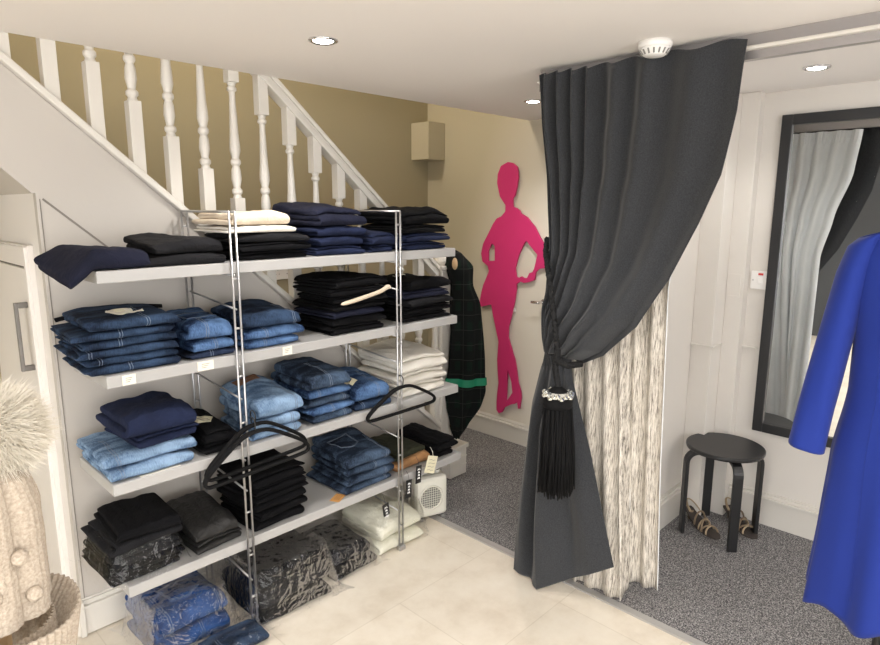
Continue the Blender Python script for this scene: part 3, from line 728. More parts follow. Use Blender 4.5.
sandal((3.135, 1.005, 0.005), math.radians(-128), 'bronze strappy heeled sandal under the stool behind its front leg')

# ------------------------------------------------------------------ shelving unit
SH = {1: (0.597, 2.137, 1.365), 2: (0.597, 2.153, 1.045), 3: (0.586, 2.164, 0.700), 4: (0.602, 2.188, 0.345)}
YF, YK = 1.98, 2.31
un = thing('shelving_unit', 'grey four tier display shelving with twin rod steel frames holding folded trousers', 'shelves', (0, 0, 0))
shelves = {}
for k, (x0, x1, zt) in SH.items():
    shelves[k] = obj('shelf', boxed(x0, x1, YF, YK, zt-0.038, zt), M['shelf'], un, bevel=0.003)
def frame(X):
    b = BM(); r_ = 0.0042
    for yy in (1.962, 2.327):
        for dx in (-0.011, 0.011): tube(b, [(X+dx, yy, 0.0), (X+dx, yy, 1.535)], r_, 8)
        z = 0.12
        while z < 1.5:
            tube(b, [(X-0.011, yy, z), (X+0.011, yy, z)], r_, 6); z += 0.17
    for dx in (-0.011, 0.011): tube(b, [(X+dx, 1.962, 1.535), (X+dx, 2.327, 1.535)], r_, 8)
    obj('ladder_frame', b, M['steel'], un, smooth=True)
    b = BM(); box(b, X-0.018, X+0.018, 1.95, 1.974, 0, 0.022); obj('foot', b, M['steel'], un, bevel=0.003)
    b = BM(); box(b, X-0.018, X+0.018, 2.315, 2.339, 0, 0.022); obj('foot', b, M['steel'], un, bevel=0.003)
    for k, (x0, x1, zt) in SH.items():
        b = BM(); tube(b, [(X-0.0, 1.966, zt-0.043), (X-0.0, 2.323, zt-0.043)], 0.0042, 6); obj('side_rod', b, M['steel'], un, smooth=True)
        b = BM(); tube(b, [(X+0.0, 1.966, zt-0.16), (X+0.0, 2.323, zt-0.13)], 0.0036, 6); obj('side_rod', b, M['steel'], un, smooth=True)
        obj('bracket', boxed(X-0.014, X+0.014, 2.300, 2.318, zt-0.066, zt-0.039), M['steel'], un, bevel=0.002)
frame(1.0213); frame(1.7635)
b = BM(); tube(b, [(1.03, 2.33, 0.10), (1.75, 2.33, 0.34)], 0.004, 6); tube(b, [(1.03, 2.338, 0.34), (1.75, 2.338, 0.10)], 0.004, 6); obj('cross_brace', b, M['steel'], un, smooth=True)
for (x, k) in ((0.66, 2), (0.905, 2), (1.22, 2)):
    w_ = 0.02 if x != 0.905 else 0.028
    o = obj('price_label', boxed(x-w_, x+w_, YF-0.0022, YF-0.0008, SH[k][2]-0.034, SH[k][2]-0.003), M['card'], shelves[k]); o['label'] = 'white price label on the shelf edge'
    b = BM()
    for q in range(3): box(b, x-w_*0.5, x+w_*(0.5-0.2*q), YF-0.0026, YF-0.0022, SH[k][2]-0.013-q*0.006, SH[k][2]-0.0115-q*0.006)
    # small printed digits
    obj('print', b, M['ink'], shelves[k])

# ------------------------------------------------------------------ folded garments
class Fold:
    """cloth folded back on itself n times; x along the shelf, front fold at y = -d/2, lying on z = 0"""
    def __init__(s, w, d, h, n, seed, wr=1.0, droop=None, shear=0.0, lift=0.0):
        s.w, s.d, s.h, s.n, s.seed, s.wr, s.droop, s.shear, s.lift = w, d, h, n, seed, wr, droop, shear, lift
    def deform(s, p):
        x, y, z = p; e = abs(x)/(s.w/2); tz = z/s.h
        f = 1-0.22*max(0, e-0.45)**1.5/0.41-0.10*max(0, (abs(y)/(s.d/2))-0.7)
        zz = z*f*(1+0.13*s.wr*noise.noise(Vector((x*7+s.seed*3.7, y*7, s.seed*1.3))))
        # creases: mostly across the garment, plus a few small puckers
        v_ = 1 if s.seed % 2 else -1
        cr = 1-abs(noise.noise(Vector((x*7+s.seed, y*15+v_*x*11, 4.2+tz*3))))*2.2
        c2 = 1-abs(noise.noise(Vector((x*24+s.seed, y*24-v_*x*14, 9.2))))*2.0
        am = 1+0.8*max(0, s.wr-1.3)
        zz += tz*am*(0.0045*max(0, cr)**2+0.0022*max(0, c2)**2-0.002)
        zz += tz*0.0016*am*noise.noise(Vector((x*55+s.seed, y*45, 1.7)))
        zz += s.lift*(y/s.d+0.5)*tz
        yy = y+0.011*noise.noise(Vector((x*8+s.seed*2, z*35, 7.7)))*(1 if y < 0 else 0.5)+0.003*noise.noise(Vector((x*40, z*60, s.seed)))+s.shear*x
        xx = x+0.007*noise.noise(Vector((y*12, z*45+s.seed, 2.2)))
        if s.droop:
            x0, k = s.droop
            dx = x0-x
            if dx > 0:
                kk = k*(1-0.75*min(1, max(0, y/s.d+0.5)))
                zz -= kk*dx*min(1, dx/0.03)
        return Vector((xx, yy, max(zz, 0.0003) if not s.droop else zz))
    def path(s):
        t = s.h/s.n; R = t/2; pts = []; yb, yf = s.d/2, -s.d/2+R
        for i in range(s.n):
            z = t*(i+0.5); a, c = (yb, yf) if i % 2 == 0 else (yf, yb)
            if i == s.n-1 and i % 2 == 1: c = yb-0.01
            K = 11
            for k in range(K+1): pts.append((lerp(a, c, k/K), z, i))
            if i < s.n-1:
                sgn = -1 if i % 2 == 0 else 1
                for k in range(1, 6):
                    q = PI*k/6; pts.append((c+sgn*R*math.sin(q), z+R*(1-math.cos(q)), i+k/6))
        return pts, t
    def mesh(s, nx=26):
        rnd = random.Random(s.seed); P, t = s.path(); hw = t*0.475; b = BM(); N = len(P)
        jl = [rnd.uniform(-0.014, 0.012) for _ in range(s.n+1)]; jr = [rnd.uniform(-0.012, 0.012) for _ in range(s.n+1)]
        loops = []
        nrm = []
        for i in range(N):
            a, c = P[max(i-1, 0)], P[min(i+1, N-1)]; ty, tz = c[0]-a[0], c[1]-a[1]; l = math.hypot(ty, tz) or 1
            nrm.append((-tz/l, ty/l))
        us = [-1, -0.985, -0.95]+[lerp(-0.9, 0.9, k/(nx-5)) for k in range(nx-4)]+[0.95, 0.985, 1]
        for u in us:
            th = hw*{1: 0.45, 0.985: 0.85}.get(abs(u), 1.0)
            ring = []
            for side in (1, -1):
                for i in (range(N) if side == 1 else range(N-1, -1, -1)):
                    y, z, li = P[i]; f_ = li-int(li); k = int(li); j = jl if u < 0 else jr
                    jx = lerp(j[k], j[min(k+1, s.n)], f_)*abs(u)
                    x = u*s.w/2+jx
                    ring.append(b.verts.new(s.deform((x, y+nrm[i][0]*th*side, max(0.0003, z+nrm[i][1]*th*side)))))
            loops.append(ring)
        m_ = 2*N
        for p, q in zip(loops, loops[1:]):
            for k in range(m_): b.faces.new((p[k], p[(k+1) % m_], q[(k+1) % m_], q[k]))
        for ring in (loops[0], loops[-1]):
            for i in range(N-1): b.faces.new((ring[i], ring[i+1], ring[m_-2-i], ring[m_-1-i]))
        return b
    def on_top(s, x, y, e=0.0015):
        p = s.deform((x, y, s.h)); p.z += e; return p
    def on_front(s, x, q, e=0.0012):
        """point on the outer front fold, q from 0 (bottom) to 1 (top)"""
        t = s.h/s.n; R = t; a = PI*q
        return s.deform((x, -s.d/2+t/2-(t/2*0+t*0.975+e)*math.sin(a)*0.0-(R*0.975+e)*math.sin(a)*1.0+t*0.5*0+0.0, t-(R*0.975+e)*math.cos(a)))
def card(bm, f, cx, cy, w, d, ang, e=0.003, n=4):
    c_, s_ = math.cos(ang), math.sin(ang)
    V = []
    for j in range(n+1):
        row = []
        for i in range(n+1):
            a, q = (i/n-.5)*w, (j/n-.5)*d
            row.append(f.on_top(cx+a*c_-q*s_, cy+a*s_+q*c_, e))
        V.append(row)
    tv = [[bm.verts.new(p) for p in r_] for r_ in V]; bv = [[bm.verts.new(p-Vector((0, 0, 0.0012))) for p in r_] for r_ in V]
    for j in range(n):
        for i in range(n):
            bm.faces.new((tv[j][i], tv[j][i+1], tv[j+1][i+1], tv[j+1][i])); bm.faces.new((bv[j][i], bv[j+1][i], bv[j+1][i+1], bv[j][i+1]))
    for i in range(n):
        for (A, B_) in (((0, i), (0, i+1)), ((n, i), (n, i+1)), ((i, 0), (i+1, 0)), ((i, n), (i+1, n))):
            bm.faces.new((tv[A[0]][A[1]], tv[B_[0]][B_[1]], bv[B_[0]][B_[1]], bv[A[0]][A[1]]))
CAT = {'trousers': 'trousers', 'jeans': 'jeans', 'top': 'jumper', 'shirt': 'blouse'}
SEED = [100]
def garment(kind, label, group, x0, x1, z, h, matn, yf=1.992, d=0.285, n=2, rot=0.0, wr=1.0, droop=None, seam=None, pocket=None, patch=None, tagc=None, disc=None, lift=0.0, shear=0.0, subs=1):
    SEED[0] += 1; sd_ = SEED[0]; rnd = random.Random(sd_)
    w_ = x1-x0
    name = {'jeans': 'folded_jeans', 'trousers': 'folded_trousers', 'top': 'folded_jumper', 'shirt': 'folded_blouse'}[kind]
    f = Fold(w_, d, h, n, sd_, wr, droop, shear, lift)
    root = thing(name, label, CAT[kind], ((x0+x1)/2, yf+d/2, z), rot, group)
    obj('cloth', f.mesh(), M[matn], root, smooth=True, subsurf=subs)
    if seam:
        b = BM()
        for xs in seam:
            for dx in (-0.004, 0.004):
                pts = []
                for k in range(10): pts.append(f.on_top(xs+dx, lerp(d*0.1, -d/2+h*0.55, k/9), 0.0002))
                for k in range(9):
                    a = k/8; t_ = h/f.n
                    pts.append(f.deform((xs+dx, -d/2+t_/2-(t_*0.99)*math.sin(PI*a)+t_*0.0, max(0.002, t_+t_*0.99*math.cos(PI*a)))) if f.n == 2 else f.deform((xs+dx, -d/2, lerp(h, 0.004, a))))
                tube(b, pts, 0.0009, 5)
        obj('stitching', b, M['stitch'], root)
    if pocket:
        cx, cy, s_, ang = pocket; c_, q_ = math.cos(ang), math.sin(ang)
        def pp(a, bb, e): return f.on_top(cx+a*c_-bb*q_, cy+a*q_+bb*c_, e)
        outline = [(-.07*s_, .06*s_), (.07*s_, .06*s_), (.065*s_, -.045*s_), (0, -.075*s_), (-.065*s_, -.045*s_)]
        b = BM()
        V0 = []
        for ring in (1.0, 0.7, 0.4):
            row = []
            for i in range(5):
                a0, a1 = outline[i], outline[(i+1) % 5]
                for k in range(4): row.append(pp(lerp(a0[0], a1[0], k/4)*ring, lerp(a0[1], a1[1], k/4)*ring, 0.0028 if ring < 1 else 0.0024))
            V0.append([b.verts.new(p) for p in row])
        sk = [b.verts.new(v.co-Vector((0, 0, 0.003))) for v in V0[0]]
        n_ = 20
        for A, B_ in ((sk, V0[0]), (V0[0], V0[1]), (V0[1], V0[2])):
            for i in range(n_): b.faces.new((A[i], A[(i+1) % n_], B_[(i+1) % n_], B_[i]))
        b.faces.new(V0[2])
        po = obj('back_pocket', b, M[matn], root, smooth=True)
        b = BM()
        for ring in (0.95, 0.87):
            pts = []
            for i in range(5):
                a0, a1 = outline[i], outline[(i+1) % 5]
                for k in range(4): pts.append(pp(lerp(a0[0], a1[0], k/4)*ring, lerp(a0[1], a1[1], k/4)*ring, 0.0032))
            tube(b, pts, 0.0009, 5, closed=True)
        obj('pocket_stitching', b, M['stitch'], po)
    if patch:
        b = BM(); card(b, f, patch[0], patch[1], patch[2], patch[3], patch[4]); o = obj('waist_patch', b, M['patch'], root); o['label'] = 'brown leather waist patch'
    if tagc:
        cx, cy, tw, td, ang, tm = tagc
        b = BM(); card(b, f, cx, cy, tw, td, ang, 0.007); tg = obj('swing_tag', b, M[tm], root); tg['label'] = 'pale card price tag'
        b = BM()
        for q in range(3): card(b, f, cx+0.0*q, cy+(q-1)*td*0.22, tw*0.55, td*0.05, ang, 0.0076, 2)
        obj('tag_print', b, M['ink'], tg)
    if disc:
        b = BM(); cx, cy = disc; rings = []
        for r_ in (0.040, 0.027, 0.013):
            rings.append([b.verts.new(f.on_top(cx+r_*math.cos(2*PI*k/24), cy+r_*math.sin(2*PI*k/24), 0.0075)) for k in range(24)])
        for p, q in zip(rings, rings[1:]):
            for k in range(24): b.faces.new((p[k], p[(k+1) % 24], q[(k+1) % 24], q[k]))
        b.faces.new(rings[-1]); card(b, f, cx+0.045, cy-0.022, 0.04, 0.022, 0.0, 0.0075)
        dt = obj('round_tag', b, M['card'], root); dt['label'] = 'round white card tag'; so = dt.modifiers.new('thick', 'SOLIDIFY'); so.thickness = 0.001
        b = BM()
        for q in range(3): card(b, f, cx, cy+(q-1)*0.011, 0.03, 0.0022, 0.0, 0.0095, 2)
        obj('tag_print', b, M['cream_card'], dt)
    return root
def pile(items, x0, x1, z0, kind, where, group, hs, jit=0.008, yf=1.994, d=0.285, top=None, **kw):
    """items: list of (material, colour words) from the bottom up; each gets a label of its own"""
    ords = ['topmost', 'second from top', 'third from top', 'fourth from top', 'fifth from top', 'sixth from top', 'seventh from top']
    z = z0+0.0008; n = len(items)
    for i, it in enumerate(items):
        mt, words = it[0], it[1]; kd = it[2] if len(it) > 2 else kind
        h = hs[i] if isinstance(hs, (list, tuple)) else hs
        rnd = random.Random(int(x0*1000)+i*17+int(z0*100))
        jx = rnd.uniform(-jit, jit); jy = abs(rnd.uniform(0, jit*2.2)); ro = rnd.uniform(-0.08, 0.08)
        k = dict(kw)
        if i == n-1 and top: k.update(top)
        which = ords[n-1-i] if n > 1 else 'single one'
        if n > 1 and i == 0: which = 'lowest'
        if n == 1: lab = f'{words}, {where}'
        else: lab = f'{words}, {which} {where}'
        sm = k.pop('seam', None)
        if sm is None and 'denim' in mt: sm = [lerp(-0.38, 0.38, rnd.random())*(x1-x0)]
        if kd == 'trousers' and h >= 0.03 and 'n' not in k and rnd.random() < 0.55: k['n'] = 3
        garment(kd, lab, group, x0+0.010+jx+rnd.uniform(-0.006, 0.014), x1-0.010+jx+rnd.uniform(-0.016, 0.004), z, h, mt, yf+jy, d, rot=ro, seam=sm, **k)
        z += h*1.015+0.0006
    return z
Z1, Z2, Z3, Z4 = (SH[k][2] for k in (1, 2, 3, 4))
# --- top shelf
garment('trousers', 'navy trousers drooping over the left end of the top shelf', 'folded clothes on the top shelf', 0.520, 0.745, Z1+0.001, 0.058, 'navy_cloth', 1.985, 0.285, wr=2.0, droop=(-0.034, 0.70), rot=0.04)
garment('trousers', 'charcoal trousers, lower pair right of the drooping navy trousers', 'folded clothes on the top shelf', 0.752, 1.000, Z1+0.001, 0.035, 'charcoal_cloth', 1.99, 0.29, wr=1.2)
garment('trousers', 'charcoal trousers, upper pair right of the drooping navy trousers', 'folded clothes on the top shelf', 0.775, 1.000, Z1+0.0375, 0.043, 'charcoal_cloth', 1.998, 0.285, wr=2.4, rot=-0.04, lift=0.01)
z = pile([('black_cloth', 'black trousers'), ('black_cloth', 'black trousers'), ('charcoal_cloth', 'charcoal trousers')], 1.03, 1.360, Z1, 'trousers', 'of dark stack under the cream jumpers', 'folded clothes on the top shelf', [0.030, 0.030, 0.030], top=dict(wr=1.8))
garment('top', 'white jumper under the cream one by the left steel frame', 'folded clothes on the top shelf', 1.03, 1.290, z+0.003, 0.024, 'white_cloth', 2.0, 0.27, wr=1.4)
garment('top', 'cream jumper, highest of its stack by the left steel frame', 'folded clothes on the top shelf', 1.035, 1.265, z+0.0295, 0.044, 'cream_cloth', 2.006, 0.265, wr=1.4, rot=0.04, n=2)
pile([('blue_navy_cloth', 'navy trousers'), ('blue_navy_cloth', 'navy trousers'), ('blue_navy_cloth', 'navy trousers'), ('navy_cloth', 'dark navy trousers')], 1.372, 1.635, Z1, 'trousers', 'of tall navy stack mid top shelf', 'folded clothes on the top shelf', [0.036, 0.036, 0.038, 0.062], top=dict(wr=2.2, lift=0.03, n=3), d=0.30)
pile([('blue_navy_cloth', 'navy trousers'), ('blue_navy_cloth', 'navy trousers')], 1.645, 1.802, Z1, 'trousers', 'of low navy pile by right frame, top shelf', 'folded clothes on the top shelf', [0.032, 0.050], d=0.30, top=dict(wr=2.0, lift=0.02))
pile([('blue_navy_cloth', 'bright navy trousers'), ('blue_navy_cloth', 'bright navy trousers'), ('black_cloth', 'black trousers'), ('black_cloth', 'black trousers')], 1.815, 2.112, Z1, 'trousers', 'of rightmost stack on top shelf', 'folded clothes on the top shelf', [0.036, 0.036, 0.036, 0.062], top=dict(wr=2.4, lift=0.012, n=3))
# --- second shelf
pile([('dark_denim', 'dark blue jeans')]*6, 0.540, 0.845, Z2, 'jeans', 'of tall jeans stack left on second shelf', 'jeans on the second shelf', [0.026, 0.026, 0.026, 0.026, 0.026, 0.034],
     top=dict(lift=0.008, wr=1.3, disc=(-0.01, -0.045)))
pile([('ink_denim', 'inky dark jeans'), ('mid_denim', 'bright blue jeans'), ('mid_denim', 'bright blue jeans with a stitched back pocket')], 0.862, 1.045, Z2, 'jeans', 'just left of left frame, second shelf', 'jeans on the second shelf', [0.022, 0.040, 0.054],
     top=dict(pocket=(0.0, -0.02, 0.85, 0.1), wr=1.5, lift=0.02))
pile([('mid_denim', 'mid blue jeans'), ('mid_denim', 'mid blue jeans'), ('dark_denim', 'mid blue jeans with dark waistband')], 1.06, 1.318, Z2, 'jeans', 'of stack right of left frame, second shelf', 'jeans on the second shelf', [0.034, 0.040, 0.055], top=dict(wr=1.8, lift=0.015))
pile([('black_cloth', 'black trousers'), ('black_cloth', 'black trousers'), ('navy_cloth', 'navy trousers'), ('black_cloth', 'black trousers with a cream tie'), ('black_cloth', 'black trousers'), ('black_cloth', 'black trousers'), ('black_cloth', 'black trousers')], 1.435, 1.735, Z2, 'trousers', 'of tall black stack mid second shelf', 'black trousers on the second shelf', [0.032, 0.030, 0.028, 0.030, 0.030, 0.030, 0.040], top=dict(wr=1.8), d=0.275)
pile([('black_cloth', 'black trousers'), ('black_cloth', 'black trousers'), ('charcoal_cloth', 'charcoal trousers'), ('navy_cloth', 'dark navy trousers'), ('black_cloth', 'black trousers')], 1.835, 2.148, Z2, 'trousers', 'of rightmost stack on second shelf', 'black trousers on the second shelf', [0.032, 0.034, 0.036, 0.034, 0.044], top=dict(wr=2.0, tagc=(-0.04, 0.02, 0.07, 0.022, 0.1, 'card')))
# --- third shelf
z = pile([('light_denim', 'light blue jeans'), ('light_denim', 'light blue jeans')], 0.560, 0.868, Z3, 'jeans', 'under navy trousers on third shelf', 'jeans on the third shelf', [0.040, 0.042], wr=1.4, d=0.29)
pile([('blue_navy_cloth', 'bright navy trousers'), ('blue_navy_cloth', 'bright navy trousers')], 0.640, 0.890, z+0.002, 'trousers', 'lying on the light blue jeans', 'dark trousers on the third shelf', [0.040, 0.064], top=dict(wr=2.0, lift=0.01), d=0.27)
pile([('black_cloth', 'black trousers'), ('black_cloth', 'black trousers with a cream price tag')], 0.892, 1.045, Z3, 'trousers', 'just left of left frame, third shelf', 'dark trousers on the third shelf', [0.036, 0.045], top=dict(tagc=(-0.01, -0.02, 0.06, 0.075, -0.5, 'cream_card')))
pile([('light_denim', 'pale blue jeans'), ('light_denim', 'pale blue jeans'), ('light_denim', 'washed pale blue jeans with a brown patch')], 1.075, 1.300, Z3, 'jeans', 'of pale stack behind the left hangers', 'jeans on the third shelf', [0.038, 0.040, 0.062], top=dict(wr=1.8, lift=0.035, patch=(-0.01, 0.075, 0.10, 0.05, 0.05)))
pile([('faded_denim', 'faded dark jeans'), ('mid_denim', 'blue jeans with a worn fold'), ('faded_denim', 'faded dark jeans'), ('mid_denim', 'blue jeans with a worn fold'), ('faded_denim', 'faded dark jeans')], 1.312, 1.540, Z3, 'jeans', 'of tall stack mid third shelf', 'jeans on the third shelf', [0.032, 0.032, 0.032, 0.036, 0.058], top=dict(wr=1.4, lift=0.02))
pile([('dark_denim', 'blue jeans'), ('mid_denim', 'blue jeans with a cream tag')], 1.552, 1.778, Z3, 'jeans', 'left of the white stack', 'jeans on the third shelf', [0.034, 0.058], top=dict(wr=2.0, lift=0.04, tagc=(-0.06, -0.05, 0.05, 0.065, 0.5, 'cream_card')))
pile([('white_cloth', 'white trousers'), ('white_cloth', 'white trousers'), ('white_cloth', 'white trousers'), ('beige_cloth', 'off white trousers')][:3], 1.79, 2.11, Z3, 'trousers', 'of white stack right on third shelf', 'white trousers on the third shelf', [0.050, 0.058, 0.075], wr=1.6, top=dict(wr=2.0, lift=0.02))
# --- fourth shelf
pile([('black_cloth', 'black trousers in a clear bag'), ('black_cloth', 'black trousers in a clear bag'), ('charcoal_cloth', 'charcoal trousers in a clear bag')], 0.562, 0.80, Z4, 'trousers', 'of stack left on bottom shelf', 'dark trousers on the bottom shelf', [0.034, 0.032, 0.034], d=0.28)
garment('trousers', 'black trousers with crumpled edge lying under the top pair left on the bottom shelf', 'dark trousers on the bottom shelf', 0.57, 0.80, Z4+0.112, 0.030, 'charcoal_cloth', 2.0, 0.27, wr=1.4, rot=0.05)
garment('trousers', 'black trousers lying unbagged on the left stack of the bottom shelf', 'dark trousers on the bottom shelf', 0.60, 0.805, Z4+0.145, 0.038, 'black_cloth', 2.0, 0.26, wr=1.6, rot=-0.06)
pile([('leather_cloth', 'dark grey coated trousers'), ('leather_cloth', 'dark grey coated trousers')], 0.822, 1.03, Z4, 'trousers', 'at the left frame, bottom shelf', 'dark trousers on the bottom shelf', [0.040, 0.055], top=dict(wr=2.2, lift=0.01), d=0.30)
pile([('black_cloth', 'black trousers')]*6, 1.055, 1.305, Z4, 'trousers', 'of black stack below the left hangers', 'dark trousers on the bottom shelf', [0.036, 0.034, 0.032, 0.032, 0.032, 0.046], top=dict(wr=1.6), d=0.29)
pile([('faded_denim', 'dark faded jeans'), ('faded_denim', 'dark faded jeans'), ('faded_denim', 'dark faded jeans'), ('faded_denim', 'dark faded jeans with a back pocket')], 1.485, 1.765, Z4, 'jeans', 'of stack mid bottom shelf', 'jeans on the bottom shelf', [0.034, 0.034, 0.036, 0.048], top=dict(pocket=(-0.02, 0.0, 0.85, 0.15), wr=1.5, lift=0.035))
garment('trousers', 'tan trousers under the dark green ones at the right of the bottom shelf', 'dark trousers on the bottom shelf', 1.785, 2.005, Z4+0.001, 0.050, 'tan_cloth', 2.02, 0.275, wr=2.0)
garment('trousers', 'dark green trousers lying on the tan ones', 'dark trousers on the bottom shelf', 1.79, 1.985, Z4+0.054, 0.036, 'green_cloth', 2.03, 0.26, wr=2.4, rot=0.05)
pile([('black_cloth', 'black trousers'), ('black_cloth', 'black crumpled trousers')], 2.012, 2.18, Z4, 'trousers', 'at right end of bottom shelf', 'dark trousers on the bottom shelf', [0.034, 0.052], top=dict(wr=2.4))
# cream rope tie lying across the tall black stack
b = BM(); tube(b, [(1.465, 1.978, 1.172), (1.52, 1.974, 1.178), (1.62, 1.974, 1.196), (1.69, 1.978, 1.207), (1.715, 1.980, 1.224), (1.735, 1.982, 1.217)], [0.008, 0.010, 0.009, 0.009, 0.012, 0.010], 8)
tag(obj('fabric_belt', b, M['cream_cloth'], None, smooth=True, subsurf=1), 'cream cloth belt hanging out of the tall black stack on the second shelf', 'belt')
zt = Z2+0.135
# thin black belt lying across the backs of the jeans
b = BM(); tube(b, [(0.555, 2.296, zt+0.005), (0.6, 2.296, zt+0.012), (0.72, 2.296, zt+0.02), (0.84, 2.296, zt+0.022), (0.90, 2.294, zt+0.015)], 0.009, 8, flat=0.5)
tag(obj('black_belt', b, M['black_cloth'], None, smooth=True), 'thin black belt lying behind the tall jeans stack on the second shelf', 'belt')
t = thing('paper_slip', 'white paper slip under the light blue jeans on the third shelf', 'paper', (0.70, 1.995, Z3+0.0006))
# ------------------------------------------------------------------ bags
def bag(name, label, x0, x1, y0, y1, z0, h, seed, group, grow=0.012):
    b = BM(); nx, ny = 84, 76
    cx, cy = (x0+x1)/2, (y0+y1)/2; wx, wy = (x1-x0)/2+grow, (y1-y0)/2+grow
    def f(s, t):
        u, v = s*2-1, t*2-1
        e = (abs(u)**6+abs(v)**6)**(1/6)
        k = 1 if e < 0.84 else max(0.0, 1-((e-0.84)/0.15)**2.2)
        fl = max(0, e-0.9)/0.1
        x = cx+u*(wx+0.022*fl); y = cy+v*(wy+0.010*fl)
        z = z0+0.002+(h+0.012)*k
        w_ = 0.005*noise.noise(Vector((x*18, y*18, seed)))+0.007*max(0, 1-3.2*abs(noise.noise(Vector((x*15+y*9, y*18-x*8, seed+4)))))+0.0022*max(0, 1-3*abs(noise.noise(Vector((x*36, y*30, seed+2)))))
        z += max(w_, -0.003)*(1.0 if k > 0.02 else 0.6)
        x += 0.003*noise.noise(Vector((y*30, z*30, seed+9))); y += 0.003*noise.noise(Vector((x*30, z*30, seed+5)))-0.0022*max(0, 1-3*abs(noise.noise(Vector((x*26+z*20, z*30, seed+7)))))
        return Vector((x, y, max(z, z0+0.0015)))
    grid(b, f, nx, ny)
    o = obj(name, b, M['plastic'], None, smooth=True)
    return tag(o, label, 'bag', group)
bag('plastic_bag', 'clear crinkled plastic bag round the left stack on the bottom shelf', 0.562, 0.795, 1.99, 2.275, Z4, 0.104, 3, 'clear plastic garment bags', 0.008)
# on the floor
G = 'bagged clothes on the floor'
garment('jeans', 'royal blue jeans in a clear bag on the floor under the bottom shelf', G, 0.69, 0.955, 0.002, 0.07, 'royal_denim', 2.02, 0.28, wr=1.6, seam=[-0.08, 0.02])
garment('jeans', 'royal blue jeans with stitched pocket, upper of bagged pair on floor', G, 0.69, 0.94, 0.075, 0.085, 'royal_denim', 2.03, 0.27, wr=1.6, pocket=(0.0, -0.03, 0.9, 0.1), rot=0.05, seam=[-0.09, 0.09], lift=0.01)
bag('plastic_bag', 'clear plastic bag round the royal blue jeans on the floor', 0.685, 0.96, 2.01, 2.29, 0, 0.172, 11, 'clear plastic garment bags', 0.016)
garment('jeans', 'dark indigo jeans in a flat clear bag before the royal blue ones', G, 0.80, 1.02, 0.002, 0.035, 'dark_denim', 1.86, 0.13, wr=1.5, seam=[-0.05], rot=-0.05)
bag('plastic_bag', 'flat clear bag round the dark indigo jeans at the front of the floor', 0.80, 1.02, 1.86, 1.985, 0, 0.038, 12, 'clear plastic garment bags', 0.010)
garment('trousers', 'black trousers at the bottom of the bagged black stack on the floor', G, 1.04, 1.35, 0.002, 0.045, 'black_cloth', 1.93, 0.33, wr=1.6, rot=-0.03)
garment('trousers', 'black trousers in the middle of the bagged black stack on the floor', G, 1.045, 1.36, 0.050, 0.06, 'charcoal_cloth', 1.96, 0.31, wr=1.8, rot=0.04)
garment('trousers', 'black trousers on top of the bagged black stack on the floor', G, 1.05, 1.35, 0.114, 0.06, 'black_cloth', 1.985, 0.29, wr=2.2, lift=0.02)
bag('plastic_bag', 'shiny clear bag round the black stack on the floor by the left frame', 1.035, 1.36, 1.925, 2.275, 0, 0.198, 14, 'clear plastic garment bags', 0.022)
garment('trousers', 'black trousers, lower pair in the low bag right of the black floor stack', G, 1.385, 1.61, 0.002, 0.05, 'black_cloth', 1.965, 0.30, wr=1.8, rot=0.03)
garment('trousers', 'black trousers, upper pair in the low bag right of the black floor stack', G, 1.39, 1.60, 0.055, 0.06, 'charcoal_cloth', 1.985, 0.28, wr=2.2, rot=-0.04)
bag('plastic_bag', 'shiny clear bag round the low black pair in the middle of the floor', 1.395, 1.61, 1.965, 2.265, 0, 0.118, 17, 'clear plastic garment bags', 0.014)
garment('shirt', 'ivory garment lying lowest in the clear bag on the floor at the right frame', G, 1.645, 1.925, 0.002, 0.055, 'ivory_cloth', 1.985, 0.29, wr=2.2)
garment('shirt', 'ivory crumpled garment on top in the clear bag at the right frame', G, 1.66, 1.91, 0.060, 0.075, 'ivory_cloth', 2.0, 0.27, wr=2.8, lift=0.03, rot=0.06)
bag('plastic_bag', 'clear bag round the ivory garments on the floor at the right frame', 1.65, 1.93, 1.98, 2.275, 0, 0.168, 21, 'clear plastic garment bags', 0.018)

# ------------------------------------------------------------------ fan heater
t = thing('fan_heater', 'cream fan heater with round grille on the floor at the shelf end', 'heater', (2.075, 2.10, 0), math.radians(-20))
b = BM(); box(b, -0.085, 0.085, -0.055, 0.075, 0.018, 0.232); obj('body', b, M['cream_plastic'], t, bevel=0.022)
b = BM(); lathe(b, [(0.066, 0), (0.066, -0.006), (0.058, -0.008), (0.056, -0.002)], (-0.01, -0.055, 0.125), 32, cap=False, axis='Y'); obj('grille_rim', b, M['cream_plastic'], t, smooth=True)
b = BM(); lathe(b, [(0.056, -0.0015), (0.002, -0.0015)], (-0.01, -0.055, 0.125), 32, axis='Y'); obj('grille_back', b, M['grille'], t)
b = BM()
for k in range(9):
    dx = -0.048+0.012*k; h_ = math.sqrt(max(0, 0.055**2-dx**2)); tube(b, [(-0.01+dx, -0.059, 0.125-h_), (-0.01+dx, -0.059, 0.125+h_)], 0.0014, 5)
    tube(b, [(-0.01-h_, -0.0605, 0.125+dx), (-0.01+h_, -0.0605, 0.125+dx)], 0.0014, 5)
obj('grille', b, M['cream_plastic'], t)
for sx_ in (-0.06, 0.06): obj('foot', boxed(sx_-0.012, sx_+0.012, -0.05, 0.07, 0.0, 0.018), M['grille'], t, bevel=0.003)
b = BM(); lathe(b, [(0.016, 0), (0.014, 0.012)], (0.05, 0.0, 0.232), 16); obj('dial', b, M['cream_plastic'], t)

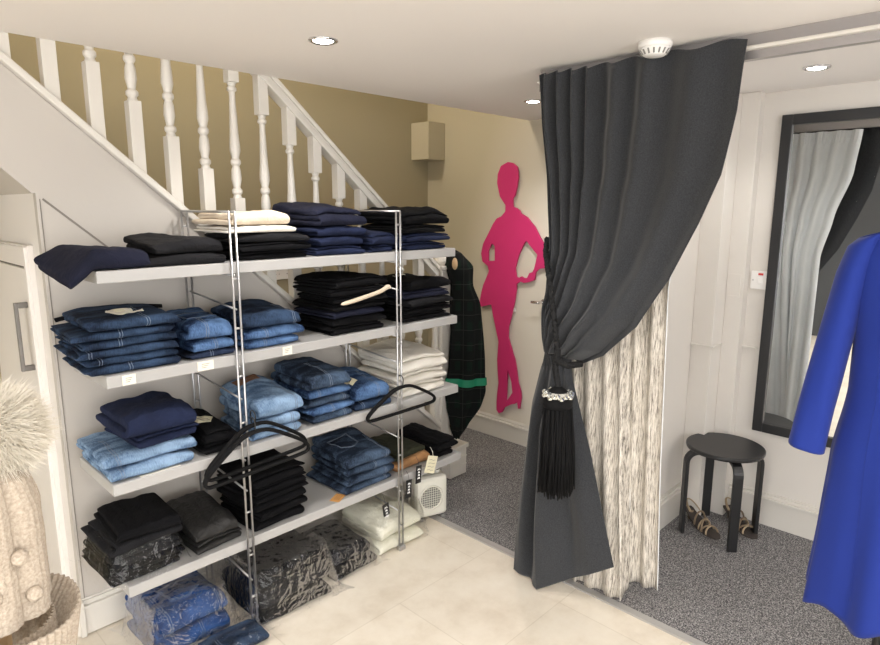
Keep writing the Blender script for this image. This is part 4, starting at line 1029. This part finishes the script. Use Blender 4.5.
# ------------------------------------------------------------------ hang tags below the bottom shelf
def hang_tag(label, x, z, ang, matn, w_=0.034, h_=0.085, yy=1.952, script=True):
    t = thing('hanging_tag', label, 'tag', (x, yy, z), 0)
    b = BM(); box(b, -w_/2, w_/2, -0.001, 0.001, -h_, 0); o = obj('card', b, M[matn], t); o.rotation_euler = (0, ang, 0)
    b = BM(); tube(b, [(0, 0, -0.004), (0.003, 0.008, 0.02), (0.006, 0.027, 0.035)], 0.0009, 5); obj('string', b, M['black_card'] if matn == 'black_card' else M['card'], t)
    b = BM(); 
    if matn == 'black_card':
        # a line of upright white lettering running along the tag
        for q, wd in enumerate((0.016, 0.010, 0.010, 0.014)):
            zq = -0.018-q*0.014
            tube(b, [(-wd/2, -0.0018, zq-0.004), (-wd/4, -0.0018, zq+0.004), (0, -0.0018, zq-0.003), (wd/4, -0.0018, zq+0.004), (wd/2, -0.0018, zq-0.004)], 0.0016, 5)
        o2 = obj('lettering', b, M['white_ink'], t)
    else:
        for q in range(4):
            zq = -0.02-q*0.016
            tube(b, [(-w_*0.32, -0.0016, zq), (-w_*0.1, -0.0016, zq+0.003), (w_*0.1, -0.0016, zq-0.001), (w_*0.3, -0.0016, zq+0.002)], 0.0008, 5)
        o2 = obj('lettering', b, M['ink'], t)
    o2.rotation_euler = (0, ang, 0)
hang_tag('black tag with white lettering hanging right of the right steel frame', 1.80, 0.335, 0.08, 'black_card', yy=1.945)
hang_tag('black tag with white lettering hanging highest by the cream card', 1.862, 0.385, 0.06, 'black_card', yy=1.945)
hang_tag('black tag hanging left of the right frame over the ivory bag', 1.665, 0.262, -0.15, 'black_card', 0.036, 0.058, 1.955)
hang_tag('cream handwritten card hanging from the bottom shelf above the heater', 1.945, 0.41, 0.35, 'cream_card', 0.066, 0.082, 1.935)
t = thing('orange_tag', 'small orange paper tag lying on the bottom shelf in front of the jeans', 'tag', (1.452, 2.012, Z4+0.0008), 0.5)
obj('card', boxed(-0.035, 0.035, -0.022, 0.022, 0, 0.0012), M['orange_card'], t)
b = BM()
for q in range(3): box(b, -0.02, 0.022, -0.011+q*0.009, -0.009+q*0.009, 0.0012, 0.0015)
obj('print', b, M['patch'], t)

# ------------------------------------------------------------------ hangers hung on the frames
def hanger(label, loc, w_, hgt, rot, grp):
    t = thing('clothes_hanger', label, 'hanger', loc, 0, grp); t.rotation_euler = rot
    b = BM(); h2 = w_/2
    pts = []
    ctrl = [(-h2*0.12, hgt), (-h2*0.3, hgt*0.93), (-h2*0.62, hgt*0.62), (-h2*0.9, hgt*0.34), (-h2, hgt*0.16), (-h2*0.97, hgt*0.03), (-h2*0.86, 0), (-h2*0.4, 0), (0, 0), (h2*0.4, 0), (h2*0.86, 0), (h2*0.97, hgt*0.03), (h2, hgt*0.16), (h2*0.9, hgt*0.34), (h2*0.62, hgt*0.62), (h2*0.3, hgt*0.93), (h2*0.12, hgt)]
    tube(b, [(x, 0, z) for x, z in ctrl], 0.0105, 8, closed=True, flat=0.75); obj('shoulder_frame', b, M['velvet'], t, smooth=True, subsurf=1)
    b = BM(); q = [(0, 0, hgt)]
    for k in range(10):
        a = PI*1.15*k/9; q.append((0.004, 0.018-0.018*math.cos(a), hgt+0.028+0.018*math.sin(a)))
    tube(b, q, 0.0022, 6); obj('hook', b, M['pole'], t, smooth=True)
HG = 'black hangers hung on the steel frames'
hanger('black flocked hanger in front on the left steel frame', (1.055, 1.925, 0.625), 0.40, 0.150, (0.06, -0.10, -0.10), HG)
hanger('black flocked hanger behind another on the left steel frame', (1.065, 1.945, 0.640), 0.40, 0.150, (0.0, -0.06, -0.02), HG)
hanger('black flocked hanger alone on the right steel frame', (1.755, 1.935, 0.672), 0.385, 0.115, (0.05, -0.03, -0.05), HG)

# ------------------------------------------------------------------ tartan coat over the newel post
t = thing('tartan_coat', 'dark green tartan hooded coat hanging over the stair newel post', 'coat', (0, 0, 0))
def coat(s, tt):
    a = 2*PI*s
    ctr = interp([(0, (2.49, 2.325)), (0.1, (2.50, 2.285)), (0.3, (2.515, 2.255)), (0.6, (2.52, 2.25)), (0.8, (2.515, 2.255)), (1, (2.48, 2.28))], tt)
    wx = interp([(0, 0.012), (0.02, 0.045), (0.08, 0.075), (0.18, 0.06), (0.28, 0.082), (0.6, 0.09), (0.74, 0.10), (0.82, 0.085), (0.93, 0.045), (1, 0.015)], tt)
    wy = interp([(0, 0.012), (0.02, 0.035), (0.08, 0.055), (0.3, 0.05), (0.7, 0.055), (1, 0.02)], tt)
    z = lerp(1.325, 0.26, tt)
    f_ = 1+0.22*math.sin(5*a+4*tt)*min(1, tt*1.6)+0.06*noise.noise(Vector((math.cos(a)*2, math.sin(a)*2, tt*5)))
    # the wide direction lies across the view
    lx, ly = wx*math.cos(a)*f_, wy*math.sin(a)*f_
    c_, s_ = 0.70, -0.71
    return Vector((ctr[0]+lx*c_-ly*s_, ctr[1]+lx*s_+ly*c_, z))
b = BM(); grid(b, coat, 48, 60); bmesh.ops.remove_doubles(b, verts=b.verts[:], dist=0.0005); obj('coat_body', b, M['tartan'], t, smooth=True)
b = BM(); grid(b, lambda s, q: coat(s, lerp(0.665, 0.705, q))+(coat(s, 0.68)-Vector((2.52, 2.252, lerp(1.325, 0.26, 0.68)))).normalized()*Vector((0.006)*1 if False else (0.006, 0.006, 0)).length*0.8, 48, 3)
o = obj('ribbon_band', b, M['green_band'], t, smooth=True); o['label'] = 'emerald green band'
b = BM(); bmesh.ops.create_uvsphere(b, u_segments=16, v_segments=10, radius=1, matrix=Matrix.Translation((2.437, 2.262, 1.255)) @ Matrix.Diagonal((0.014, 0.016, 0.032, 1)))
o = obj('toggle', b, M['wood'], t, smooth=True); o['label'] = 'pale rounded wooden piece at the hood opening'

# ------------------------------------------------------------------ blue dress on a dress form
DA = math.radians(-80)
dl = Vector((2.185, 0.225, 0))
t = thing('dress_form', 'padded dress form on a dark pole inside the blue dress', 'dress form', (dl.x, dl.y, 0.004), DA)
b = BM(); lathe(b, [(0.17, 0), (0.17, 0.012), (0.02, 0.025)], (0.09, 0.05, 0), 32); obj('foot_plate', b, M['pole'], t)
b = BM(); tube(b, [(0.0, 0.03, 0.02), (0.0, 0.03, 0.8)], 0.012, 10); obj('stand_pole', b, M['pole'], t)
b = BM(); lathe(b, [(0.05, 0.74), (0.12, 0.78), (0.135, 0.9), (0.105, 1.05), (0.125, 1.25), (0.12, 1.36), (0.05, 1.46), (0.045, 1.53), (0.02, 1.54)], (0, 0, 0), 24)
for v in b.verts: v.co.y *= 0.72
obj('torso', b, M['dress_form'], t, smooth=True)
t = thing('blue_dress', 'royal blue long sleeved dress at the right edge of the picture', 'dress', (dl.x, dl.y, 0), DA)
HEMZ = 0.335
def body(s, q):
    a = 2*PI*s
    z = lerp(1.515, HEMZ, q)
    wx = interp([(0, 0.075), (0.02, 0.12), (0.045, 0.160), (0.09, 0.178), (0.16, 0.175), (0.30, 0.160), (0.42, 0.158), (0.6, 0.185), (0.8, 0.194), (1, 0.206)], q)
    wy = interp([(0, 0.07), (0.05, 0.095), (0.2, 0.12), (0.4, 0.115), (0.7, 0.14), (1, 0.165)], q)
    fl = max(0, q-0.45)/0.55
    f_ = 1+fl*0.085*math.sin(7*a+1.2)+fl*0.03*math.sin(13*a)
    p = Vector((wx*math.cos(a)*f_, wy*math.sin(a)*f_, z))
    if q < 0.06: p.z -= 0.05*max(0, abs(math.cos(a))-0.35)*(1-q/0.06)*0.3
    p.z += fl*0.016*math.sin(7*a-0.5)
    return p
b = BM(); grid(b, body, 120, 70); bmesh.ops.remove_doubles(b, verts=b.verts[:], dist=0.0004)
o = obj('bodice_and_skirt', b, M['blue_dress'], t, smooth=True); sd = o.modifiers.new('thick', 'SOLIDIFY'); sd.thickness = 0.002
def sleeve(sgn):
    b = BM()
    path = [(0, (0.140, 0.0, 1.478, 0.036, 0.058)), (0.05, (0.158, 0.0, 1.455, 0.042, 0.064)), (0.15, (0.176, -0.005, 1.38, 0.044, 0.066)), (0.5, (0.208, -0.03, 1.15, 0.044, 0.058)), (0.8, (0.232, -0.05, 0.96, 0.047, 0.058)), (1, (0.245, -0.06, 0.835, 0.050, 0.062))]
    def f(s, q):
        a = 2*PI*s; cx_, cy_, cz, rx, ry = interp(path, q)
        k = 1+0.06*math.sin(4*a+5*q)*q
        tilt = 0.12*math.cos(a)*rx*q*4
        return Vector((sgn*(cx_+rx*math.cos(a)*k), cy_+ry*math.sin(a)*k, cz-0.18*rx*math.cos(a)*(1-q)*2+tilt*0.1-0.006*sgn*math.cos(a)*q))
    grid(b, f, 40, 40); bmesh.ops.remove_doubles(b, verts=b.verts[:], dist=0.0004)
    o = obj('sleeve', b, M['blue_dress'], t, smooth=True); sd = o.modifiers.new('thick', 'SOLIDIFY'); sd.thickness = 0.002
sleeve(-1); sleeve(1)
for a0, a1 in ((-2.25, -2.05), (-0.9, -1.1)):
    b = BM(); pts = []
    for k in range(40):
        q = lerp(0.10, 0.93, k/39); a = lerp(a0, a1, k/39); p = body((a % (2*PI))/(2*PI), q); n_ = Vector((math.cos(a), math.sin(a), 0)); pts.append(p+n_*0.0008)
    tube(b, pts, 0.0011, 5); obj('princess_seam', b, M['blue_dress'], t, smooth=True)
# ------------------------------------------------------------------ bobble hat on a stand
hc = Vector((0.103, 0.800, 0))
t = thing('hat_stand', 'slim wooden hat stand under the cream bobble hat', 'stand', (hc.x, hc.y, 0))
b = BM(); lathe(b, [(0.13, 0), (0.13, 0.015), (0.02, 0.03)], n=32); obj('foot_plate', b, M['wood'], t)
b = BM(); tube(b, [(0, 0, 0.02), (0, 0, 1.1)], 0.012, 10); obj('stand_pole', b, M['wood'], t)
b = BM(); lathe(b, [(0.03, 1.09), (0.045, 1.13), (0.045, 1.18), (0.02, 1.215)], n=20); obj('head', b, M['wood'], t, smooth=True)
t = thing('bobble_hat', 'cream knitted bobble hat with fluffy pompom and ribbed turned-up brim', 'hat', (hc.x, hc.y, 0))
def crown(s, q):
    a = 2*PI*s; z = lerp(1.10, 1.285, q)
    R = interp([(0, 0.052), (0.3, 0.052), (0.65, 0.052), (0.85, 0.044), (1, 0.018)], q)
    f_ = 1+0.22*abs(math.sin(3.5*a+0.9))**0.7-0.12+0.012*math.sin(44*a)+0.02*noise.noise(Vector((math.cos(a)*3, math.sin(a)*3, q*6)))
    return Vector((R*f_*math.cos(a), R*f_*math.sin(a), z))
b = BM(); grid(b, crown, 160, 40); bmesh.ops.remove_doubles(b, verts=b.verts[:], dist=0.0002); obj('crown', b, M['knit'], t, smooth=True)
def brim(s, q):
    # a cuff folded up outside the crown: inner wall down, outer wall back
    a = 2*PI*s
    prof = [(0, (0.054, 1.085)), (0.08, (0.056, 1.06)), (0.42, (0.077, 1.088)), (0.5, (0.081, 1.094)), (0.56, (0.082, 1.088)), (1, (0.066, 1.00))]
    R, z = interp(prof, q); rib = 0.0017*math.sin(56*a)
    wv = 0.004*math.sin(3*a+0.6)
    return Vector(((R+rib)*math.cos(a), (R+rib)*math.sin(a), z+wv*min(1, q*2)))
b = BM(); grid(b, brim, 336, 26); bmesh.ops.remove_doubles(b, verts=b.verts[:], dist=0.0002); o = obj('ribbed_brim', b, M['knit'], t, smooth=True); o['label'] = 'ribbed brim turned outwards'
rnd = random.Random(5)
for (ang, z) in ((-1.95, 1.225), (-1.7, 1.165), (-2.3, 1.19), (-2.6, 1.235), (-1.2, 1.20), (-2.05, 1.135), (-1.0, 1.15), (-3.0, 1.18)):
    b = BM(); bmesh.ops.create_icosphere(b, subdivisions=3, radius=0.0085, matrix=Matrix.Translation((0.056*math.cos(ang), 0.056*math.sin(ang), z-0.02)))
    for v in b.verts: v.co += Vector((noise.noise(v.co*300), noise.noise(v.co*300+Vector((5, 5, 5))), noise.noise(v.co*300+Vector((9, 1, 5)))))*0.0012
    obj('bobble', b, M['knit'], t, smooth=True)
b = BM(); pc = Vector((0.018, 0.006, 1.308)); bmesh.ops.create_icosphere(b, subdivisions=3, radius=0.042, matrix=Matrix.Translation(pc))
for k in range(15000):
    z = rnd.uniform(-1, 1); a = rnd.uniform(0, 2*PI); r_ = math.sqrt(1-z*z); d = Vector((r_*math.cos(a), r_*math.sin(a), z))
    L_ = rnd.uniform(0.048, 0.060); bend = Vector((rnd.uniform(-1, 1), rnd.uniform(-1, 1), rnd.uniform(-1, 0.5)))*0.013
    s_ = d.orthogonal().normalized()*0.0006; w_ = d.cross(s_.normalized())*0.0006
    p0 = pc+d*0.036; p1 = pc+d*0.046+bend*0.4; p2 = pc+d*L_+bend
    A = [b.verts.new(p0+s_), b.verts.new(p0-s_*0.5+w_), b.verts.new(p0-s_*0.5-w_)]; B_ = [b.verts.new(p1+s_*0.7), b.verts.new(p1-s_*0.35+w_*0.7), b.verts.new(p1-s_*0.35-w_*0.7)]; c_ = b.verts.new(p2)
    for i in range(3):
        b.faces.new((A[i], A[(i+1) % 3], B_[(i+1) % 3], B_[i])); b.faces.new((B_[i], B_[(i+1) % 3], c_))
o = obj('pompom', b, M['fur'], t); o['label'] = 'fluffy cream fur pompom'

# paper slip part
for o in list(bpy.data.objects):
    if o.name == 'paper_slip':
        obj('sheet', boxed(-0.03, 0.10, -0.012, 0.0, 0, 0.0006), M['card'], o)

# ------------------------------------------------------------------ view
S.view_settings.view_transform = 'Standard'; S.view_settings.look = 'None'
S.view_settings.exposure = 0.08; S.view_settings.gamma = 1.0; S.view_settings.use_curve_mapping = False
S.cycles.use_denoising = True
S.cycles.max_bounces = 10; S.cycles.diffuse_bounces = 7; S.cycles.transparent_max_bounces = 16
S.cycles.sample_clamp_indirect = 6
